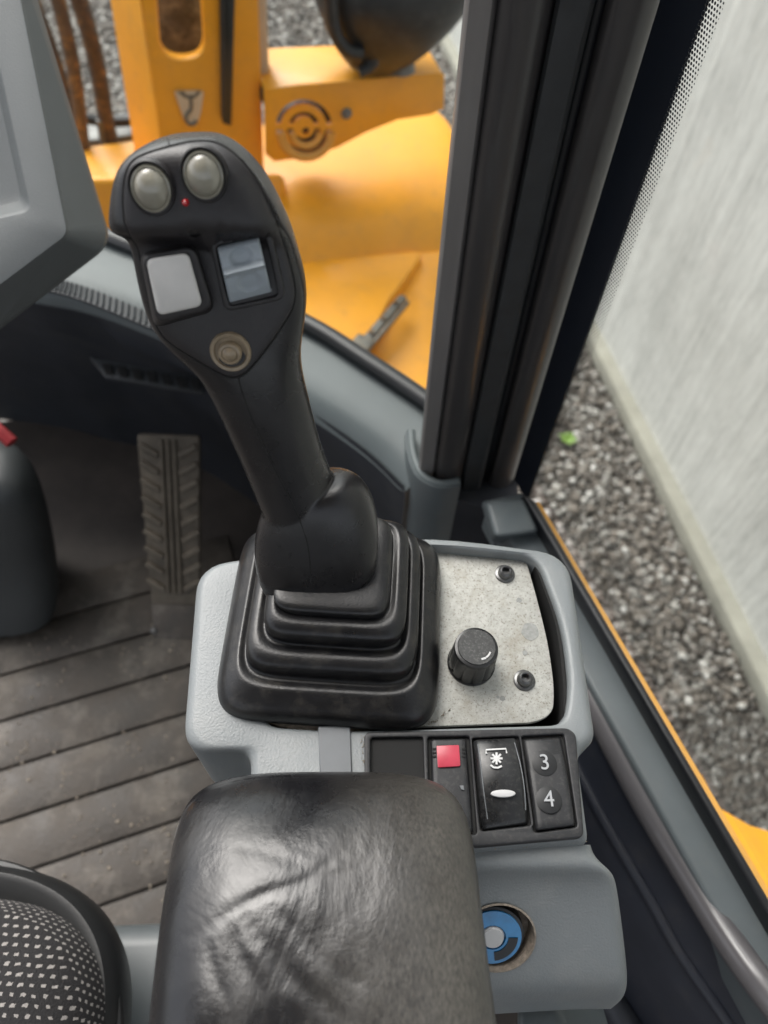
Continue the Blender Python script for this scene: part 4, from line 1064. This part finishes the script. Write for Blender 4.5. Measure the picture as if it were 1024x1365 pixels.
# white square thumb button in a raised surround
PXL = .272/986
def jpoly(pts, h, rr): return [p for p in rpoly([J(u, v, h) for u, v in pts], rr, 6)]
hb = -.0012
def frustum(pts0, pts1, h0, h1, rr0, rr1, bevw):
    return bev(loft([jpoly(pts0, h0, rr0), jpoly(pts1, h1, rr1)]), bevw, 3, 40)
sw_px = [(188, 338), (262, 324), (288, 408), (280, 421), (213, 436)]
obj('button_surround', frustum([(184, 336), (262, 322), (291, 418), (206, 440)], [(189, 341), (259, 328), (284, 411), (209, 431)], -.0035, .0036, .005, .0045, .0008), 'face_black', js)
obj('square_button', bev(loft([jpoly([(193, 344), (252, 334), (272, 409), (210, 423)], -.001, .003), jpoly([(195, 346), (251, 337), (270, 407), (211, 420)], .0058, .003), jpoly([(199, 349), (248, 340), (266, 404), (214, 416)], .0064, .003)]), .0005, 3, 30), 'white_button', js)
# thumb roller in a recess frame
fr_o = [(280, 322), (360, 305), (382, 398), (300, 416)]; fr_i = [(288, 328), (354, 314), (372, 394), (306, 408)]
x, y, nn = frame_of(nJ, JX); o0 = J(330, 362, 0)
to2 = lambda pts, rr: [((p-o0).dot(x), (p-o0).dot(y)) for p in rpoly([J(u, v, 0) for u, v in pts], rr, 5)]
me = holed(to2(fr_o, .004), [to2(fr_i, .002)], -.004, .0006, .0006)
me.transform(Matrix.Translation(o0) @ Matrix((x, y, nn)).transposed().to_4x4())
obj('roller_frame', me, 'face_black', js)
rA, rB, rC, rD = (290, 331), (345, 317), (362, 389), (306, 403)
def lerp_tab(tab, t):
    for (a, ha), (b13, hb_) in zip(tab, tab[1:]):
        if a <= t <= b13: return ha + (hb_-ha)*(t-a)/(b13-a)
    return tab[-1][1]
hp = [(0, .0022), (.06, .0036), (.2, .0046), (.38, .0052), (.45, .0078), (.50, .0088), (.535, .0080), (.56, .0046), (.7, .0040), (.85, .0026), (1.0, .0002)]
NS, NT = 26, 44
rows = []
for it in range(NT+1):
    t = it/NT; row = []
    for is_ in range(NS+1):
        s0_ = is_/NS; h = lerp_tab(hp, t)
        for (cs_, ct) in ((.5, .25), (.55, .72)):
            d_ = math.hypot((s0_-cs_)/.30, (t-ct)/.19)
            if d_ < 1.0 and not (ct < .5 and t > .42) and not (ct > .5 and t < .57):
                h -= .0016*min(1, (1-d_)*3)
        e_ = min(s0_, 1-s0_)
        if e_ < .03: h -= .0012
        Lx = (rA[0]+(rD[0]-rA[0])*t, rA[1]+(rD[1]-rA[1])*t); Rx = (rB[0]+(rC[0]-rB[0])*t, rB[1]+(rC[1]-rB[1])*t)
        row.append(J(Lx[0]+(Rx[0]-Lx[0])*s0_, Lx[1]+(Rx[1]-Lx[1])*s0_, h))
    rows.append(row)
down = [p - nJ*.006 for p in rows[0]]; up2 = [p - nJ*.006 for p in rows[-1]]
me = loft([down]+rows+[up2], False, False, closed=False)
me = applied(me, [('SOLIDIFY', dict(thickness=.0012, offset=-1))])
rol = obj('thumb_roller', me, 'roller_grey', js, angle=55)
# small round push button at the foot of the face
R = 28*.288/986
obj('push_button_ring', lathe([(R*1.0, -.001), (R*1.0, .0008), (R*.94, .0014), (R*.80, .0013), (R*.74, .0004), (R*.6, .0003), (0, .0003)], drape(308, 468, .0004), nJ, 36), 'small_button', js)
obj('push_button', lathe([(R*.56, .0), (R*.56, .0022), (R*.5, .0030), (R*.40, .0032), (R*.36, .0028), (R*.3, .0034), (R*.15, .0040), (0, .0041)], drape(308, 468, .0006), nJ, 30), 'small_button', js)

# ================================================================== ARMREST
ar = thing('armrest', 'worn shiny black leather armrest pad in the foreground', 'armrest', P(430, 1250, .70))
AZ = .735
rows = []; n = 44
def arow(ul, ur, v, hz, thk, e=3.2, dv=0):
    pl, pr = P(ul, v, hz), P(ur, v, hz); c = (pl+pr)/2; a = (pr-pl)/2; ring_ = []
    for k2 in range(n):
        th = 2*math.pi*k2/n; x_ = sup(math.cos(th), e); y_ = sup(math.sin(th), 2.35)
        ring_.append(c + a*x_ + UP*(y_*(thk*.5 if y_ > 0 else thk)))
    return ring_
st_ = [(372, 510, 1031, .704, .008), (318, 556, 1036, .705, .018), (283, 586, 1046, .706, .028), (258, 607, 1062, .708, .037), (242, 621, 1086, .711, .044), (232, 631, 1125, .7145, .049), (223, 638, 1180, .718, .052), (213, 646, 1250, .7205, .053), (205, 655, 1320, .722, .053), (196, 666, 1400, .723, .053), (184, 684, 1520, .724, .053), (170, 705, 1700, .725, .052)]
rings = [arow(*s) for s in st_]
me = sub(loft(rings), 4)
def proj(p):
    q = p-CAM; d = -q.dot(b_); return 512+F*q.dot(r_)/d, 682.5-F*q.dot(u_)/d
creases = [((205, 1275), (300, 1215), (400, 1175), (470, 1125), 7, .0011), ((330, 1190), (390, 1175), (450, 1165), (500, 1140), 5, .0007), ((318, 1205), (360, 1265), (410, 1320), (470, 1380), 9, .0016), ((295, 1215), (325, 1280), (350, 1330), (375, 1400), 8, .0012),
           ((345, 1195), (400, 1250), (450, 1290), (520, 1330), 7, .0008), ((270, 1240), (285, 1290), (300, 1340), (310, 1400), 6, .0008), ((380, 1120), (430, 1140), (480, 1150), (540, 1150), 5, .0005), ((260, 1120), (330, 1130), (400, 1150), (450, 1190), 6, .0004)]
segs = []
for *pt, wd_, dp in creases:
    c = catmull([V((*q, 0)) for q in pt], 4); segs += [(c[k2], c[k2+1], wd_, dp*math.sin(math.pi*(k2+.7)/(len(c)+.4))) for k2 in range(len(c)-1)]
import numpy as np
nv = len(me.vertices); cov = np.empty(nv*3); me.vertices.foreach_get('co', cov); cov = cov.reshape(-1, 3)
jit = np.array([(noise.noise(q.co*60)*9, noise.noise(q.co*60+V((5, 0, 0)))*9, .0009*noise.noise(q.co*26)+.0003*noise.noise(q.co*80)) for q in me.vertices])
rel = cov-np.array(CAM); dep = -(rel@np.array(b_)); uu = 512+F*(rel@np.array(r_))/dep + jit[:, 0]; vv = 682.5-F*(rel@np.array(u_))/dep + jit[:, 1]
best = np.zeros(nv)
for a, b14, wd_, dp in segs:
    ab = (b14-a).xy; t = np.clip(((uu-a.x)*ab.x+(vv-a.y)*ab.y)/ab.length_squared, 0, 1)
    d2 = np.hypot(uu-a.x-ab.x*t, vv-a.y-ab.y*t); best = np.maximum(best, .34*dp*np.exp(-(d2/(wd_*1.4))**2))
cov[:, 2] += np.where(cov[:, 2] > .72, jit[:, 2]-best, 0)
me.vertices.foreach_set('co', cov.ravel()); me.update()
obj('leather_pad', me, 'worn_leather', ar, angle=180, center=P(430, 1220, .735))
obj('support_arm', prism([p.xy[:] for p in rpoly(X([(310, 1080), (570, 1080), (590, 1700), (290, 1700)], .70), .012)], .655, .70, .006), 'black_plastic', ar)

# ================================================================== GRIT
def grit(name, n, pick, r0, r1, parent):
    o = obj(name, stones(n, pick, r0, r1), 'grit', parent, smooth=True, angle=180); o['kind'] = 'stuff'; return o
def along(pts, z, sp):
    def f():
        k2 = random.randrange(len(pts)-1); t = random.random(); a, b16 = pts[k2], pts[k2+1]
        return P(a[0]+(b16[0]-a[0])*t+random.gauss(0, sp), a[1]+(b16[1]-a[1])*t+abs(random.gauss(0, sp)), z)
    return f
grit('grit', 130, along([(652, 1129), (720, 1123), (782, 1119)], .6848, 1.6), .00018, .0006, co)
grit('grit', 120, along([(345, 966), (400, 972), (480, 971), (570, 966), (600, 945)], .6806, 1.5), .00018, .0005, co)
grit('grit', 60, along([(486, 980), (486, 1020)], .6885, 2.0), .00015, .0004, co)
def floorpick():
    while True:
        u, v = random.uniform(0, 240), random.uniform(820, 1240)
        if noise.noise(V((u*.012, v*.012, 3))) > -.05: return P(u, v, .007)
grit('grit', 260, floorpick, .0008, .0026, fl)
